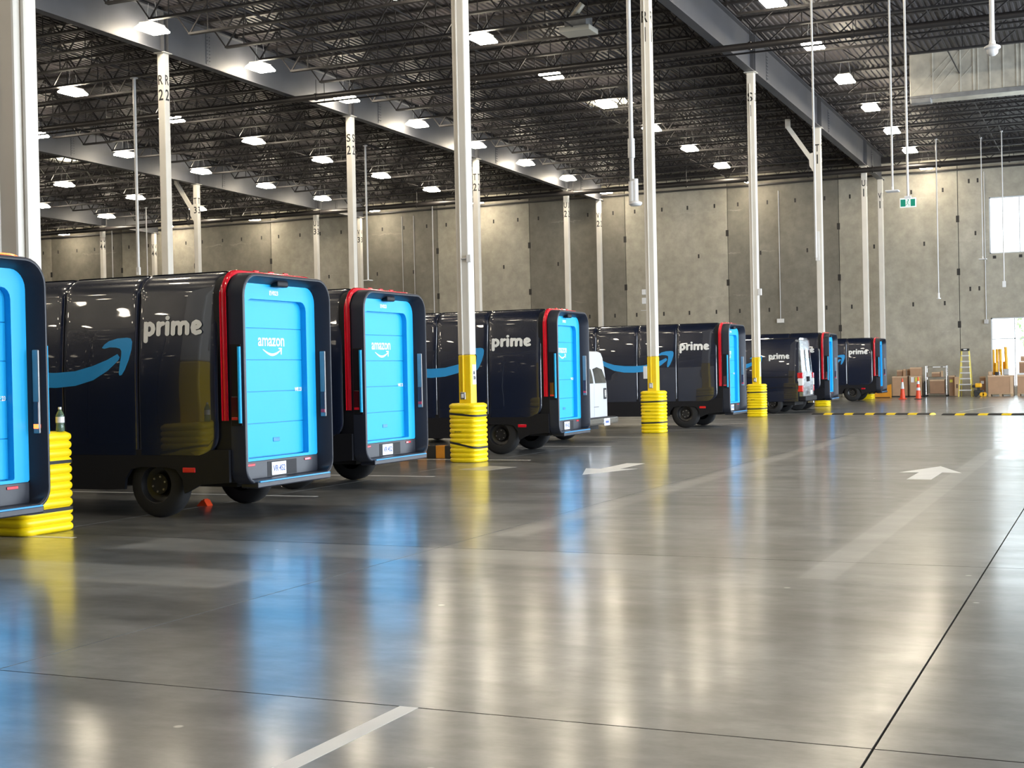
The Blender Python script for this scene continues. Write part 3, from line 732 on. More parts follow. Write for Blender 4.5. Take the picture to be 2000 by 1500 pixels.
# dark panel van with a bright reflection coloured into its rear doors
def panel_van(x, y):
    t = thing('panel_van', 'dark panel van with rear doors coloured silver for a reflection and red white tail lamp', 'van', (x, y, 0))
    def sec(xx, hw, zt, zb=.42):
        return [(xx, s*w, z) for s, w, z in ((1, hw, zb), (1, hw+.02, 1.0), (1, hw, 1.5), (1, hw-.10, zt-.25), (1, hw-.2, zt-.06), (1, hw-.36, zt), (-1, hw-.36, zt), (-1, hw-.2, zt-.06), (-1, hw-.10, zt-.25), (-1, hw, 1.5), (-1, hw+.02, 1.0), (-1, hw, zb))]
    rg = [sec(-5.9, .8, 1.2), sec(-5.7, .92, 1.35), sec(-5.0, .98, 1.55), sec(-4.3, .99, 2.5), sec(-3.9, .99, 2.68), sec(-.22, .99, 2.70), sec(-.10, .985, 2.69)]
    MB().loft(rg, cap0=True, cap1=True).build('body', 'gloss', t)
    MB().box(-5.5, -.3, -.75, .75, .28, .45).build('underbody', 'under', t)
    def rx(z): return .05-.13*max(0, (z-.9)/1.8)
    for s in (-1, 1):
        y0, y1 = (.004, .93) if s > 0 else (-.93, -.004)
        zz = [.50, .9, 1.3, 1.7, 2.1, 2.4, 2.62]; rings = []
        for z in zz:
            k_ = .10*max(0, (z-1.3)/1.3); a_, b_ = (y0, y1-k_) if s > 0 else (y0+k_, y1)
            rings.append([(rx(z)-.14, a_, z), (rx(z), a_, z), (rx(z)+.012, (a_+b_)/2, z), (rx(z), b_, z), (rx(z)-.14, b_, z)])
        d = MB().loft(rings, cap0=True, cap1=True).build('rear_door', 'silver', t)
        w = MB(); r2 = []
        for z in (1.5, 1.7, 2.0, 2.25): 
            a_, b_ = (y0+.10, y1-.18) if s > 0 else (y0+.18, y1-.10); r2.append([(rx(z)+.004, a_, z), (rx(z)+.016, (a_+b_)/2, z), (rx(z)+.004, b_, z)])
        w.loft(r2, close=False).build('door_glass', 'glassdk', d)
        MB().bbox(-.06, .085, s*.08-.03, s*.08+.03, 1.12, 1.3, .01).build('door_handle', 'satin', d)
        l = MB().bbox(-.14, .06, s*.93-.06 if s > 0 else -.99-.01, s*.99+.01 if s > 0 else -.87, .98, 1.24, .02).build('tail_lamp', 'device', t)
        for z0, z1 in ((1.24, 1.44), (.76, .98)): MB().bbox(-.14, .06, .87 if s > 0 else -1.0, 1.0 if s > 0 else -.87, z0, z1, .02).build('red_lens', 'red', l)
        for xx in (-1.05, -4.75): wheel(t, xx, s*.86, s, .36, .22, .21)
    MB().bbox(-.12, .16, -.96, .96, .42, .60, .04).build('bumper', 'satin', t)
    MB().bbox(.15, .165, -.16, .16, .66, .80, .004).build('licence_plate', 'plate', t)
    MB().bbox(.02, .24, -.05, .05, .34, .42, .01).build('tow_hitch', 'steel', t)
    link('prime_lettering', orient(prime_mesh(.75, .16), '-y', (-.78, -.965, 1.94)), 'letter', t)
    b = MB(); f0 = lambda xx, z: (xx+.20, -1.002, z*.9+.13); f1 = lambda xx, z: (xx+.20, -.985, z*.9+.13)
    b.prism(SMB_TOP[2:]+SMB_BOT[:-2], f0, f1); b.prism(HEAD, f0, f1); b.build('smile_arrow', 'smile', t)
    for z in (.9, 1.28): MB().box(-3.8, -.3, -1.014, -1.0, z, z+.03).build('side_moulding', 'satin', t)
panel_van(.86, 26.45)

def white_van(x, y):
    t = thing('cargo_van', 'white cargo van with chrome rear bumper showing behind a dark van', 'van', (x, y, 0))
    def sec(xx, hw, zt, zb=.42):
        return [(xx, s*w, z) for s, w, z in ((1, hw-.05, zb), (1, hw, .75), (1, hw, 1.2), (1, hw-.07, 1.55), (1, hw-.22, zt-.14), (1, hw-.34, zt-.03), (1, hw-.5, zt), (-1, hw-.5, zt), (-1, hw-.34, zt-.03), (-1, hw-.22, zt-.14), (-1, hw-.07, 1.55), (-1, hw, 1.2), (-1, hw, .75), (-1, hw-.05, zb))]
    rg = [sec(-5.6, .85, 1.0), sec(-5.45, .95, 1.15), sec(-4.6, .99, 1.25), sec(-3.9, .99, 1.98), sec(-3.6, 1.0, 2.10), sec(-.16, 1.0, 2.12), sec(-.10, .985, 2.10)]
    MB().loft(rg, cap0=True, cap1=True).build('body', 'vanwhite', t)
    MB().box(-5.2, -.25, -.8, .8, .26, .45).build('underbody', 'under', t)
    def rx(z): return -.04-.20*max(0, (z-1.4)/.7)**1.3
    def hwz(z): return .90-.30*max(0, (z-1.3)/.75)
    for s in (-1, 1):
        rings = [[(rx(z)-.12, s*.006, z), (rx(z), s*.006, z), (rx(z)+.012, s*hwz(z)*.5, z), (rx(z)-.01, s*hwz(z), z), (rx(z)-.12, s*hwz(z), z)] for z in (.50, .75, 1.1, 1.38, 1.6, 1.8, 1.98)]
        d = MB().loft(rings, cap0=True, cap1=True).build('rear_door', 'vanwhite', t)
        w = MB(); r2 = [[(rx(z)+.006, s*.06, z), (rx(z)+.020, s*hwz(z)*.5, z), (rx(z)+.004, s*(hwz(z)-.045), z)] for z in (1.36, 1.5, 1.65, 1.8, 1.9, 1.95)]
        w.loft(r2, close=False).build('door_glass', 'glassdk', d)
        for xx in (-1.15, -4.6): wheel(t, xx, s*.85, s, .36, .22, .21)
    h = MB().bbox(-.05, -.018, .62, .80, .98, 1.24, .02).build('handle_surround', 'satin', t)
    MB().bbox(-.02, -.008, .66, .76, 1.02, 1.20, .01).build('door_handle', 'chrome', h)
    MB().box(-.03, -.022, -.05, .25, .80, .81).build('body_crease', 'satin', t)
    bpr = MB().bbox(-.10, .20, -1.0, 1.0, .40, .56, .04).build('bumper', 'chrome', t)
    MB().bbox(-.08, .18, -.86, .86, .555, .565, .004).build('bumper_step', 'satin', bpr)
    p_ = MB().bbox(.198, .21, -.02, .36, .37, .54, .005).build('licence_plate', 'plate', t)
    MB().box(.21, .212, .06, .28, .43, .48).build('plate_band', 'platetext', p_)
white_van(-.05, 7.0)

# ------------------------------------------------------------------ lamps
lm_h = MB().bbox(-.22, .22, -.34, .34, .165, .23, .02).mesh('housing')
lens_pts = lambda z, k_: [(sx*.29*k_, sy*.45*k_, z) for sx, sy in ((-1, -1), (1, -1), (1, 1), (-1, 1))]
lm_l = MB().loft([lens_pts(.165, .74), lens_pts(.04, 1.03), lens_pts(.0, .98)], cap1=True, smooth=False).mesh('lens')
lm_s = MB().bar((-.2, 0, .2), (-.12, 0, .85), .012).bar((.2, 0, .2), (.12, 0, .85), .012).mesh('hanger')
ROWS = [(2.36, 'over the aisle', range(-5, 9)), (-6.72, 'between the first two column rows', range(-4, 9)), (-14.95, 'along the second row girder', range(-7, 9)),
        (-22.95, 'behind the second column row', range(-9, 9)), (-29.9, 'beside the third column row', range(-11, 9)), (-38.5, 'beyond the third column row', range(-12, 9)), (-45.3, 'beyond the fourth column row', range(4, 9)), (-53.9, 'farthest left', range(5, 9)),
        (10.9, 'over the right edge', range(-5, 2))]
ORD = ['first', 'second', 'third', 'fourth', 'fifth', 'sixth', 'seventh', 'eighth', 'ninth', 'tenth', 'eleventh', 'twelfth', 'thirteenth', 'fourteenth', 'fifteenth', 'sixteenth', 'seventeenth', 'eighteenth', 'nineteenth', 'twentieth', 'twenty first', 'twenty second']
for X_, where, ks in ROWS:
    ks = list(ks)
    for k in ks:
        y = 4.33+5.61*k
        o = thing('high_bay_lamp', 'lit ceiling lamp, %s from the far wall, %s' % (ORD[max(ks)-k], where), 'lamp', (X_, y, 12.13+SL*y), 0, 'warehouse high bay lamps')
        link('housing', lm_h, 'housing', o); link('lens', lm_l, 'lens', o); link('hanger', lm_s, 'conduit', o)

# ------------------------------------------------------------------ overhead pipes, duct, heater
def pipe(name, label, y, z, x0, x1, r, hang):
    t = thing(name, label, 'pipe', (0, y, z))
    MB().cyl((x0, 0, 0), (x1, 0, 0), r, 12).build('run', 'pipe', t)
    hm = MB().cyl((0, 0, r), (0, 0, hang-z+SL*y), .012, 6).mesh('hanger_rod'); cm = MB().cyl((-.04, 0, 0), (.04, 0, 0), r*1.25, 12).mesh('coupling'); x = x0+1; i = 0
    hm.materials.append(M['pipe']); cm.materials.append(M['pipe'])
    while x < x1:
        link('hanger_rod', hm, None, t, (x, 0, 0)); link('coupling', cm, None, t, (x, 0, 0)); x += 3.1
pipe('sprinkler_main', 'thick dark sprinkler pipe crossing under the roof girders above the near vans', 18.3, 11.50, -62, 24, .105, 12.3)
pipe('sprinkler_branch', 'thin pipe just beyond the thick sprinkler pipe', 18.85, 11.42, -62, 24, .03, 12.3)
pipe('wall_main', 'dark pipe crossing in front of the U columns near the far wall', 44.4, 11.08, -78, 24, .13, 12.3)
#pipe('sprinkler_line', 'dark sprinkler pipe crossing high over the aisle beside the duct', 25.2, 11.95, -15.2, 24, .06, 12.3)
t = thing('air_duct', 'large galvanised air duct hanging under the roof at upper right', 'duct', (0, 28.3, 11.3))
MB().bbox(4.4, 14.0, 0, 1.35, 0, 1.85, .02).build('casing', 'galv', t)
MB().bbox(4.40, 14.0, -.05, 0.01, -.10, .06, .01).build('bottom_rail', 'galvdk', t)
MB().bbox(4.42, 5.15, -.10, .30, -.22, -.02, .03).build('outlet', 'galvdk', t)
for x in (5.2, 6.15, 6.6, 6.75, 7.15, 7.6, 8.05, 8.2, 8.9, 9.6, 10.4, 11.2, 12, 12.8, 13.6): MB().bbox(x-.025, x+.025, -.03, .01, .02, 1.85, .008).build('seam', 'galv', t)
for (x0, z0, x1, z1) in ((4.5, .15, 5.9, 1.5), (5.2, .45, 6.1, 1.5), (5.3, .2, 6.5, 1.55), (5.75, .1, 6.6, 1.0)): MB().bar((x0, -.006, z0), (x1, -.006, z1), .02).build('stiffening_crease', 'galv', t)
for x in (4.9, 7.4, 9.9, 12.4): MB().cyl((x, .65, 1.85), (x, .65, 1.95+.1), .015, 6).build('strap', 'steel', t)
t = thing('unit_heater', 'pale unit heater hanging from the roof joists, top centre', 'heater', (-3.85, 16.35, 12.03))
MB().bbox(-.5, .5, -.4, .4, 0, .16, .02).build('panel', 'tan', t)
MB().bbox(-.36, .36, -.28, .28, .16, .5, .02).build('casing', 'galvdk', t)
MB().cyl((-.2, 0, .5), (.15, 0, .9), .10, 12).build('flue', 'galv', t)

# ------------------------------------------------------------------ hanging poles, sensors, sign
def pole(name, label, cat, x, y, zb, r, dev, top=None, grp='hanging poles'):
    t = thing(name, label, cat, (x, y, zb), 0, grp)
    top = top or (zg(y)+DT-JD); k0 = math.floor((y-.02)/JS)
    MB().bar((0, JS*k0+.02-y, top-zb+.02), (0, JS*(k0+1)+.02-y, top-zb+.02), .04).build('strut', 'joist', t)
    MB().cyl((0, 0, .05), (0, 0, top-zb), r, 10).build('rod', 'conduit' if dev != 'dome' else 'device', t)
    MB().cyl((0, 0, top-zb-.03), (0, 0, top-zb+.02), r*2.4, 10).build('ceiling_clamp', 'conduit', t)
    if dev == 'cam':
        MB().cyl((0, 0, .05), (0, 0, .42), r*1.5, 12).build('arm', 'device', t)
        MB().cyl((.06, 0, .03), (.06, 0, .46), .055, 14).build('mount', 'device', t)
        MB().lathe([(0, -.03), (.09, -.03), (.12, .0), (.12, .03), (.06, .06), (0, .06)], 18, c=(.06, 0, 0)).build('sensor_head', 'device', t)
        MB().cyl((0, 0, .85), (0, 0, 1.2), r*1.5, 12).build('sleeve', 'conduit', t)
    if dev == 'dome':
        MB().lathe([(0, .16), (.05, .16), (.06, .10), (.135, .06), (.14, .03), (.10, .0), (.09, -.06), (.05, -.10), (0, -.11)], 20).build('camera_dome', 'device', t)
    if dev == 'disc':
        MB().bbox(-.17, .17, -.17, .17, .0, .04, .015).build('antenna', 'device', t); MB().cyl((0, 0, .04), (0, 0, .14), .03, 8).build('neck', 'device', t)
    if dev == 'stick':
        MB().cyl((0, 0, 0), (0, 0, .25), .05, 10).build('sensor', 'device', t); MB().cyl((0, 0, -.02), (0, 0, .02), .10, 12).build('foot', 'device', t)
    if dev == 'box':
        MB().bbox(-.07, .07, -.04, .04, -.05, .22, .01).build('sensor', 'device', t)
    return t
pole('camera_pole', 'white pole with a short white sensor hanging beside column R 1', 'camera', 3.07, .72, 4.68, .042, 'cam')
pole('camera_pole', 'thick white pole with a dome camera before the duct', 'camera', 9.21, 2.37, 7.14, .042, 'dome')
pole('drop_pole', 'slim grey drop pole passing in front of column T 1', 'pole', 4.52, 10.12, 4.23, .026, 'none')
pole('antenna_pole', 'slim pole ending in a flat antenna left of the exit sign', 'antenna', 5.79, 13.97, 6.20, .028, 'disc')
pole('drop_pole', 'pole with slim white sensor low before the wall, beside the ladder', 'pole', 3.76, 41.6, 4.62, .028, 'stick')
pole('antenna_pole', 'slim pole ending in a flat antenna left of the upper window', 'antenna', 5.64, 42.2, 6.33, .024, 'disc')
pole('drop_pole', 'slim pole with a small box crossing the upper window', 'pole', 6.62, 40.9, 5.02, .026, 'box')
pole('drop_pole', 'grey pole with white foot above the nearest whole van', 'pole', -19.8, 15.04, 5.35, .055, 'box')
pole('antenna_pole', 'slim pole ending behind the second blue tailed van, right of column S 2', 'antenna', -19.5, 30.4, 5.9, .045, 'disc')
pole('drop_pole', 'thin pole far left, between columns U 4 and V 4', 'pole', -47.95, 47.2, 5.0, .03, 'none')
pole('drop_pole', 'thin pole left of column R 2 near the wall', 'pole', -41.1, 42.1, 5.0, .035, 'none')
pole('drop_pole', 'thin pole before the wall left of column Q', 'pole', -25.6, 48.8, 4.5, .03, 'stick')
t = thing('exit_sign', 'green running man exit sign hanging on a long pole', 'exit sign', (6.57, 11.03, 5.48), 0)
MB().cyl((0, 0, .22), (0, 0, zg(11)+DT-JD-5.48), .028, 8).build('pole', 'conduit', t)
MB().bbox(-.08, .08, -.03, .03, .17, .24, .01).build('canopy', 'device', t)
MB().bbox(-.19, .19, -.02, .02, -.04, .19, .008).build('sign_body', 'exitw', t)
for a, b in ((-.17, -.055), (.065, .17)): MB().box(a, b, -.024, -.02, -.015, .155).build('green_field', 'green', t)
mn = MB(); mn.cyl((.012, -.028, .135), (.012, -.020, .135), .017, 10)
for p_, q_ in (((.0, -.024, .11), (-.01, -.024, .06)), ((-.01, -.024, .06), (.03, -.024, .03)), ((.03, -.024, .03), (.025, -.024, -.01)), ((-.01, -.024, .06), (-.03, -.024, .02)), ((-.03, -.024, .02), (-.055, -.024, .015)), ((0, -.024, .10), (.04, -.024, .08)), ((0, -.024, .10), (-.035, -.024, .085))): mn.bar(p_, q_, .017, .008)
mn.build('running_man', 'green', t)

# wall conduits
for i, (x, z0, z1, lab) in enumerate(((5.05, 3.75, 11.4, 'thin conduit running down the far wall left of the windows'), (-5.5, 4.15, 11.2, 'thin wall conduit ending in a white box above the silver backed van'), (-27.8, 4, 11.3, 'thin wall conduit behind column S 2'), (-28.6, 4, 11.3, 'second thin wall conduit behind column S 2'))):
    t = thing('wall_conduit', lab, 'conduit', (x, YW-.03, z0), 0, 'conduits on the far wall')
    MB().cyl((0, 0, .1), (0, 0, z1-z0), .022, 8).build('pipe', 'conduit', t)
    if x > -10: MB().bbox(-.19 if x < 0 else -.1, .19 if x < 0 else .1, -.08, .02, -.1, .12, .01).build('junction_box', 'device' if x < 0 else 'conduit', t)

# ------------------------------------------------------------------ floor markings
def paint(name, label, pts, m_='paint', z=.0015):
    b = MB().prism(pts, lambda x, y: (x, y, .0005), lambda x, y: (x, y, z)); o = b.build(name, m_); return tag(o, label, 'floor marking', kind='thing')
ARW = [(-.17, 0), (.17, 0), (.17, 1.35), (.46, 1.28), (0, 2.66), (-.46, 1.28), (-.17, 1.35)]
paint('painted_arrow', 'white floor arrow pointing to the far wall, right side of the aisle', [(8.50+x, -2.82+y) for x, y in ARW])
paint('painted_arrow', 'white floor arrow pointing to the camera, before the white van', [(3.30-x, -.05-y) for x, y in ARW])
paint('painted_stripe', 'white painted stripe end on the floor in the foreground', [(7.83, -17.1), (7.83, -21), (7.935, -21), (7.935, -17.1)])
paint('painted_stripe', 'long faint white stripe right of the speed bump ends', [(6.1, 26), (6.2, 26), (8.6, 46), (8.5, 46)], 'paintold')
STL = [-11.75, -6.95, -3.4, .55, 5.05, 9.0, 12.9, 16.6, 20.3, 24.4, 28.2, 32.0]
for i, y in enumerate(STL):
    paint('stall_line', 'white stall line, %s from the camera along the van row' % ORD[i], [(1.0, y-.05), (1.0, y+.05), (-5.5, y+.05), (-5.5, y-.05)], 'paint' if i < 5 else 'paintold')
paint('stall_stencil', 'worn white stencil patch on the floor before column Q', [(1.3, -2.1), (1.5, -1.2), (.9, -1.0), (.7, -1.9)], 'paintold')
def bump(label, p0, p1):
    d = Vector(p1)-Vector(p0); L = d.length
    t = thing('speed_bump', label, 'speed bump', (*p0, 0), math.atan2(d.y, d.x), 'striped speed bumps')
    pr = [(-.15, 0), (-.12, .03), (-.05, .055), (.05, .055), (.12, .03), (.15, 0)]
    x = 0; i = 0
    while x < L-.01:
        w = min(.42 if i % 2 == 0 else .30, L-x); sk = .35
        r = [[(x+y*sk, y, z) for y, z in pr], [(x+w+y*sk, y, z) for y, z in pr]]
        MB().loft(r, close=False, cap0=True, cap1=True, smooth=False).build('bump_segment', 'black2' if i % 2 == 0 else 'yellow', t); x += w; i += 1
bump('long black and yellow speed bump across the aisle left of the gap', (1.6, 24.0), (5.6, 23.35))
bump('black and yellow speed bump right of the gap at the edge', (6.0, 22.85), (11.5, 22.0))
t = thing('wheel_stop', 'orange and black striped wheel stop beside column Q under the vans', 'wheel stop', (-1.6, .95, 0))
for i in range(6): MB().bbox(-.35+i*.2, -.15+i*.2, -.08, .08, 0, .25, .01).build('stop_segment', 'black2' if i % 2 else 'orange', t)
t = thing('wheel_chock', 'small orange wheel chock under the nearest whole van', 'wheel chock', (.2, -8.4, 0))
MB().prism([(-.08, 0), (.09, 0), (.04, .075), (0, .075)], lambda x, z: (x, -.06, z), lambda x, z: (x, .06, z)).build('wedge', 'cone', t)
MB().cyl((.02, -.04, .075), (.02, .04, .075), .015, 8).build('grip', 'cone', t)

# bottle on the first guard
t = thing('bottle', 'green tinted plastic bottle standing on the guard behind the nearest van', 'bottle', (.40, -11.25, 1.102))
MB().lathe([(0, .002), (.04, .002), (.047, .012), (.046, .06), (.043, .075), (.047, .09), (.047, .16), (.044, .19), (.028, .222), (.017, .236), (.016, .25)], 20).build('body', 'pet', t)
MB().lathe([(.0475, .10), (.0478, .10), (.0478, .165), (.0475, .165)], 20).build('label_band', 'device', t)
MB().lathe([(0, .272), (.017, .272), (.018, .268), (.018, .246), (0, .246)], 14).build('cap', 'device', t)

# ------------------------------------------------------------------ goods along the far wall
def carton(label, x0, x1, y, z0, z1, dp=.6, m_='card', stick=None, grp='cartons by the far wall', open_=False, extra=None):
    t = thing('carton', label, 'box', ((x0+x1)/2, y, z0), 0, grp); w = (x1-x0)/2; h = z1-z0
    MB().bbox(-w, w, 0, dp, 0, h, .012).build('body', m_, t)
    MB().box(-w+.01, w-.01, dp*.45, dp*.55, h, h+.002).build('tape', 'cardlt', t)
    MB().box(-w, w, -.004, .0, h-.07, h).build('flap_edge', 'cardlt', t)
    if stick: 
        for (a, b, c, d, mm) in stick: MB().box(-w+a, -w+b, -.008, -.004, c, d).build('sticker', mm, t)
    return t
YB = 48.3
carton('tall brown carton behind the left traffic cone, small boxes on it', .60, 1.36, YB+.35, .06, 1.06)
carton('tall brown carton with white and yellow stickers behind right cone', 1.50, 2.06, YB+.2, .06, 1.06, stick=[(.05, .2, .68, .95, 'device'), (.26, .50, .72, .92, 'sticker')])
carton('small dark carton standing on the tall left carton', .82, 1.12, YB+.5, 1.07, 1.38, .4, 'card2')
carton('narrow upright carton standing on the tall left carton', 1.14, 1.27, YB+.42, 1.07, 1.42, .25)
carton('wide carton on top of the stickered carton', 1.50, 2.05, YB+.3, 1.08, 1.50, .5)
carton('dark carton peeping out behind the wide top carton', 1.30, 1.49, YB+.62, 1.08, 1.42, .3, 'card2')
carton('brown carton with yellow sticker right of the wire cart', 3.38, 3.66, YB+.35, .03, 1.05, .5, 'card2', stick=[(.04, .18, .68, .82, 'sticker')])
t = carton('slim white upright carton beside the step ladder', 3.66, 3.90, YB+.2, .02, .98, .3, 'cardlt')
MB().box(-.02, .02, -.012, -.004, .4, .6).build('print', 'black', t)
MB().bbox(.55, 1.40, YB+.3, YB+1.0, .0, .055, .005).build('pallet', 'black2'); tag(bpy.data.objects['pallet'], 'low black pallet under the tall left carton', 'pallet', kind='thing')
o = MB().bbox(1.46, 2.12, YB+.15, YB+.85, .0, .055, .005).build('pallet', 'black2'); tag(o, 'low black pallet under the stickered carton', 'pallet', kind='thing')
# wire cart
t = thing('wire_cart', 'chrome wire shelf cart loaded with brown boxes', 'cart', (2.77, YB+.3, 0))
for sx in (-.5, .5):
    for y in (0, .5):
        MB().cyl((sx, y, .1), (sx, y, 1.55), .014, 8).build('post', 'chrome', t)
        MB().lathe([(.0, -.02), (.05, -.02), (.05, .02), (0, .02)], 14, 'y', (sx, y, .05)).build('caster', 'black', t)
for z in (.14, .98, 1.5):
    b = MB()
    for y in (0, .5): b.bar((-.5, y, z), (.5, y, z), .018)
    for sx in (-.5, .5): b.bar((sx, 0, z), (sx, .5, z), .018)
    for i in range(1, 12): b.bar((-.5+i/12, 0, z), (-.5+i/12, .5, z), .006)
    b.build('shelf', 'chrome', t)
for a, b in ((-.15, .22), (.34, .46)): MB().box(a, b, -.012, -.004, 1.47, 1.52).build('shelf_tag', 'device', t)
carton('large brown box on the lower shelf of the wire cart', 2.45, 3.16, YB+.33, .16, .86, .42, 'card2')
carton('small brown box on the upper shelf of the wire cart', 2.55, 2.95, YB+.36, 1.0, 1.24, .35, 'card2')
carton('tall pale box strip on the cart beside the small brown box', 3.0, 3.1, YB+.36, 1.0, 1.3, .1, 'cardlt')
o = MB().bbox(2.13, 2.255, YB+.35, YB+.7, 0, .72, .02)  .bbox(2.15, 2.24, YB+.4, YB+.6, .72, .80, .02).build('black_crate', 'black2'); tag(o, 'black crate between right cone and wire cart', 'crate', kind='thing')
# cones
def cone(label, x, y, hh, bands, body=None):
    t = thing('traffic_cone', label, 'cone', (x, y, 0), 0, 'orange traffic cones')
    MB().bbox(-.18, .18, -.18, .18, 0, .035, .012).build('base', body or 'cone', t)
    def r(z): return .135-(.135-.028)*z/hh
    zz = sorted({.035, hh}|{z for b in bands for z in b})
    for a, b in zip(zz[:-1], zz[1:]):
        w = any(abs(a-q[0]) < 1e-6 for q in bands)
        MB().lathe([(r(a)+(.003 if w else 0), a), (r(b)+(.003 if w else 0), b)], 20).build('reflective_band' if w else 'body', 'conew' if w else 'cone', t)
    MB().lathe([(.028, hh), (.02, hh+.012), (0, hh+.012)], 14).build('tip', 'cone', t)
cone('orange traffic cone with one white collar, left of the pair', 1.74, 44.1, .98, [(.50, .82)])
cone('orange traffic cone with two white bands and black base, right of pair', 2.51, 43.8, 1.05, [(.42, .55), (.72, .86)], 'black2')
# orange panel behind the farthest van
o = MB().prism([(.05, 0), (.86, 0), (.86, .70), (.62, .62), (.05, .28)], lambda x, z: (x, 46.55, z), lambda x, z: (x, 46.62, z)).build('orange_ramp', 'orange'); tag(o, 'orange yellow panel standing behind the farthest van', 'ramp', kind='thing')
MB().box(.10, .80, 46.53, 46.55, .02, .06).build('foot_rail', 'black2', o)
# ladder
t = thing('step_ladder', 'yellow fibreglass step ladder standing open before the far wall', 'ladder', (4.22, 47.9, 0))
LH = 2.36
for s in (-1, 1):
    MB().bar((s*.31, 0, 0), (s*.17, .42, LH), .06, .03).build('front_rail', 'ladder', t)
    MB().bar((s*.29, 1.15, 0), (s*.17, .50, LH), .05, .025).build('rear_rail', 'ladder', t)
for i in range(7):
    z = .32+i*.285; f = z/LH; w = .31-.14*f
    MB().bbox(-w, w, .42*f-.045, .42*f+.045, z-.03, z+.03, .006).build('tread', 'alu', t)
    if i % 2 == 0: MB().bar((-w+.02, 1.15-.65*f, z), (w-.02, 1.15-.65*f, z), .025).build('rear_brace', 'alu', t)
MB().bbox(-.20, .20, .36, .56, LH-.10, LH+.03, .02).build('top_cap', 'black2', t)
MB().box(-.08, .08, .352, .36, LH-.05, LH).build('cap_label', 'device', t)
# pallet boxes
def pallet_bin(label, x0, x1, y, hgt):
    t = thing('pallet_bin', label, 'box', ((x0+x1)/2, y, 0), 0, 'bulk cartons on pallets'); w = (x1-x0)/2
    for sx in (-w+.08, 0, w-.08): MB().box(sx-.06, sx+.06, 0, .95, 0, .10).build('pallet_block', 'wood', t)
    MB().box(-w, w, 0, .95, .10, .13).build('pallet_deck', 'wood', t)
    MB().bbox(-w+.02, w-.02, .02, .93, .13, hgt, .012).build('carton_body', 'card', t)
    b = MB(); b.box(-w+.01, w-.01, .008, .02, hgt-.07, hgt+.01); b.box(w-.02, w-.008, .0, .95, hgt-.07, hgt+.01); b.build('lid_edge', 'cardlt', t)
    MB().box(w-.16, w-.02, .008, .02, .13, hgt-.07).build('corner_board', 'cardlt', t)
pallet_bin('bulk carton on a wooden pallet holding the orange tubes', 5.28, 6.48, 47.9, 1.02)
pallet_bin('bulk carton on a wooden pallet at the right edge under stacked boxes', 6.62, 7.85, 48.1, 1.02)
carton('brown box on top of the right edge bulk carton', 6.72, 7.55, 48.25, 1.12, 1.68, .6, 'card2', grp='boxes on the bulk cartons')
carton('brown box topmost of the stack at the right edge', 6.80, 7.6, 48.3, 1.69, 1.95, .55, 'card', grp='boxes on the bulk cartons')
o = MB().bbox(6.62, 7.5, 48.2, 48.8, 1.03, 1.115, .02).build('packing_foam', 'device'); tag(o, 'white packing foam between bulk carton and the boxes at right edge', 'foam', kind='thing')
TB = [(5.56, 48.30, 2.30, .055, 0), (5.71, 48.35, 2.32, .075, .01), (5.87, 48.33, 2.33, .075, 0), (6.02, 48.52, 1.7, .07, 0), (6.16, 48.35, 2.42, .075, -.05), (5.68, 48.16, 1.65, .07, 0), (5.9, 48.18, 1.72, .06, 0)]
TL = ['leftmost thin orange tube in the bulk carton', 'tall orange tube second from left in the bulk carton', 'tall orange tube third from left in the bulk carton', 'short orange tube behind the pale bag', 'rightmost and tallest orange tube in the bulk carton, leaning', 'short orange tube in front at left', 'short orange tube in front at centre']
for (x, y, h, r, ln), lab in zip(TB, TL):
    t = thing('orange_tube', lab, 'tube', (x, y, 1.032), 0, 'orange tubes'); 
    MB().cyl((0, 0, 0), (ln, 0, h-1.032), r, 14).build('tube_wall', 'tube', t); MB().cyl((ln, 0, h-1.032), (ln*1.01, 0, h-1.028), r*.8, 14).build('open_end', 'orange', t)
o = MB().bbox(6.0, 6.3, 47.98, 48.12, 1.03, 1.34, .05).build('grey_bag', 'conduit'); tag(o, 'pale grey bag on the bulk carton before the tubes', 'bag', kind='thing')
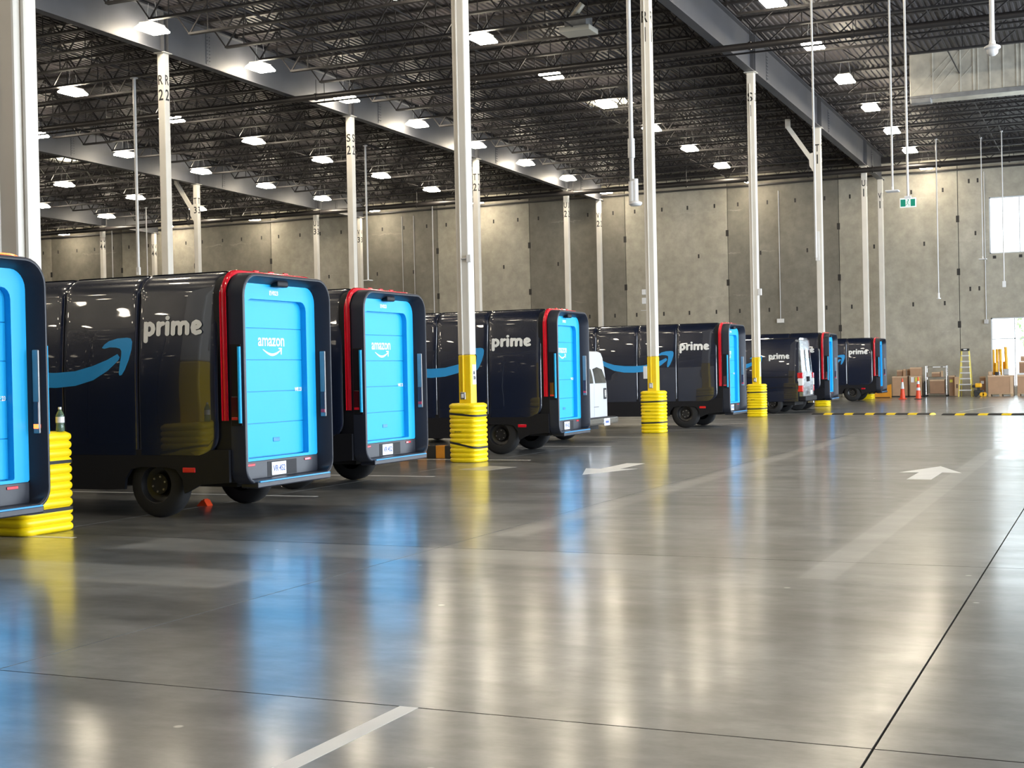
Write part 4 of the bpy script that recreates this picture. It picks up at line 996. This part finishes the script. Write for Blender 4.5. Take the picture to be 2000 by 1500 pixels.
o = MB().bbox(5.62, 5.78, 47.93, 48.06, 1.03, 1.2, .03).build('black_roll', 'black2'); tag(o, 'small black item on the bulk carton before the tubes', 'tool', kind='thing')
o = MB().cyl((5.83, 48.05, 1.03), (5.83, 48.05, 1.2), .045, 12).build('white_roll', 'device'); tag(o, 'small white roll on the bulk carton', 'roll', kind='thing')
o = MB().bbox(5.3, 5.5, 48.0, 48.3, 1.03, 1.22, .04).build('paper_pile', 'cardlt'); tag(o, 'crumpled wrapping at the left corner of the bulk carton', 'wrapping', kind='thing')
t = carton('thin upright brown carton with white label left of the bulk carton', 4.86, 5.14, 48.5, .0, .98, .06, 'card2', stick=[(.06, .2, .62, .76, 'device')])
t.rotation_euler = (0, 0, radians(6))
t = thing('floor_machine', 'small yellow and black floor machine on the floor beside the ladder', 'machine', (4.92, 47.7, 0))
MB().bbox(-.28, .20, -.15, .2, .10, .32, .05).build('body', 'black2', t); MB().bbox(-.20, .1, -.16, .2, .45, .66, .05).build('hood', 'tube', t)
MB().bar((-.05, 0, .3), (-.05, 0, .5), .12).build('mast', 'black2', t); MB().bbox(-.34, -.2, -.1, .1, .44, .58, .03).build('nose', 'black2', t)
for x in (-.15, .12, .25): MB().lathe([(0, -.04), (.1, -.04), (.11, 0), (.1, .04), (0, .04)], 16, 'y', (x, -.2, .11)).build('roller', 'tube' if x > 0 else 'black2', t)

# a tree outside the lower window
t = thing('street_tree', 'pale green tree seen through the lower far window', 'tree', (5.6, 78, -.35))
MB().cyl((0, 0, 0), (0, 0, 3), .12, 8, .07).build('trunk', 'bark', t)
b = MB()
for i in range(170):
    a_, e_ = random.uniform(0, 2*pi), math.acos(random.uniform(-1, 1)); r_ = 1.0*random.random()**.4
    c = Vector((r_*sin(e_)*cos(a_), r_*sin(e_)*sin(a_), 4.2+1.3*r_*cos(e_))); u = Vector((random.gauss(0, 1), random.gauss(0, 1), random.gauss(0, 1))).normalized()*.22; w_ = u.orthogonal().normalized()*.12
    b.add([c-u, c+w_, c+u, c-w_], [(0, 1, 2, 3)])
o = b.build('crown', 'leaf', t); o['kind'] = 'stuff'
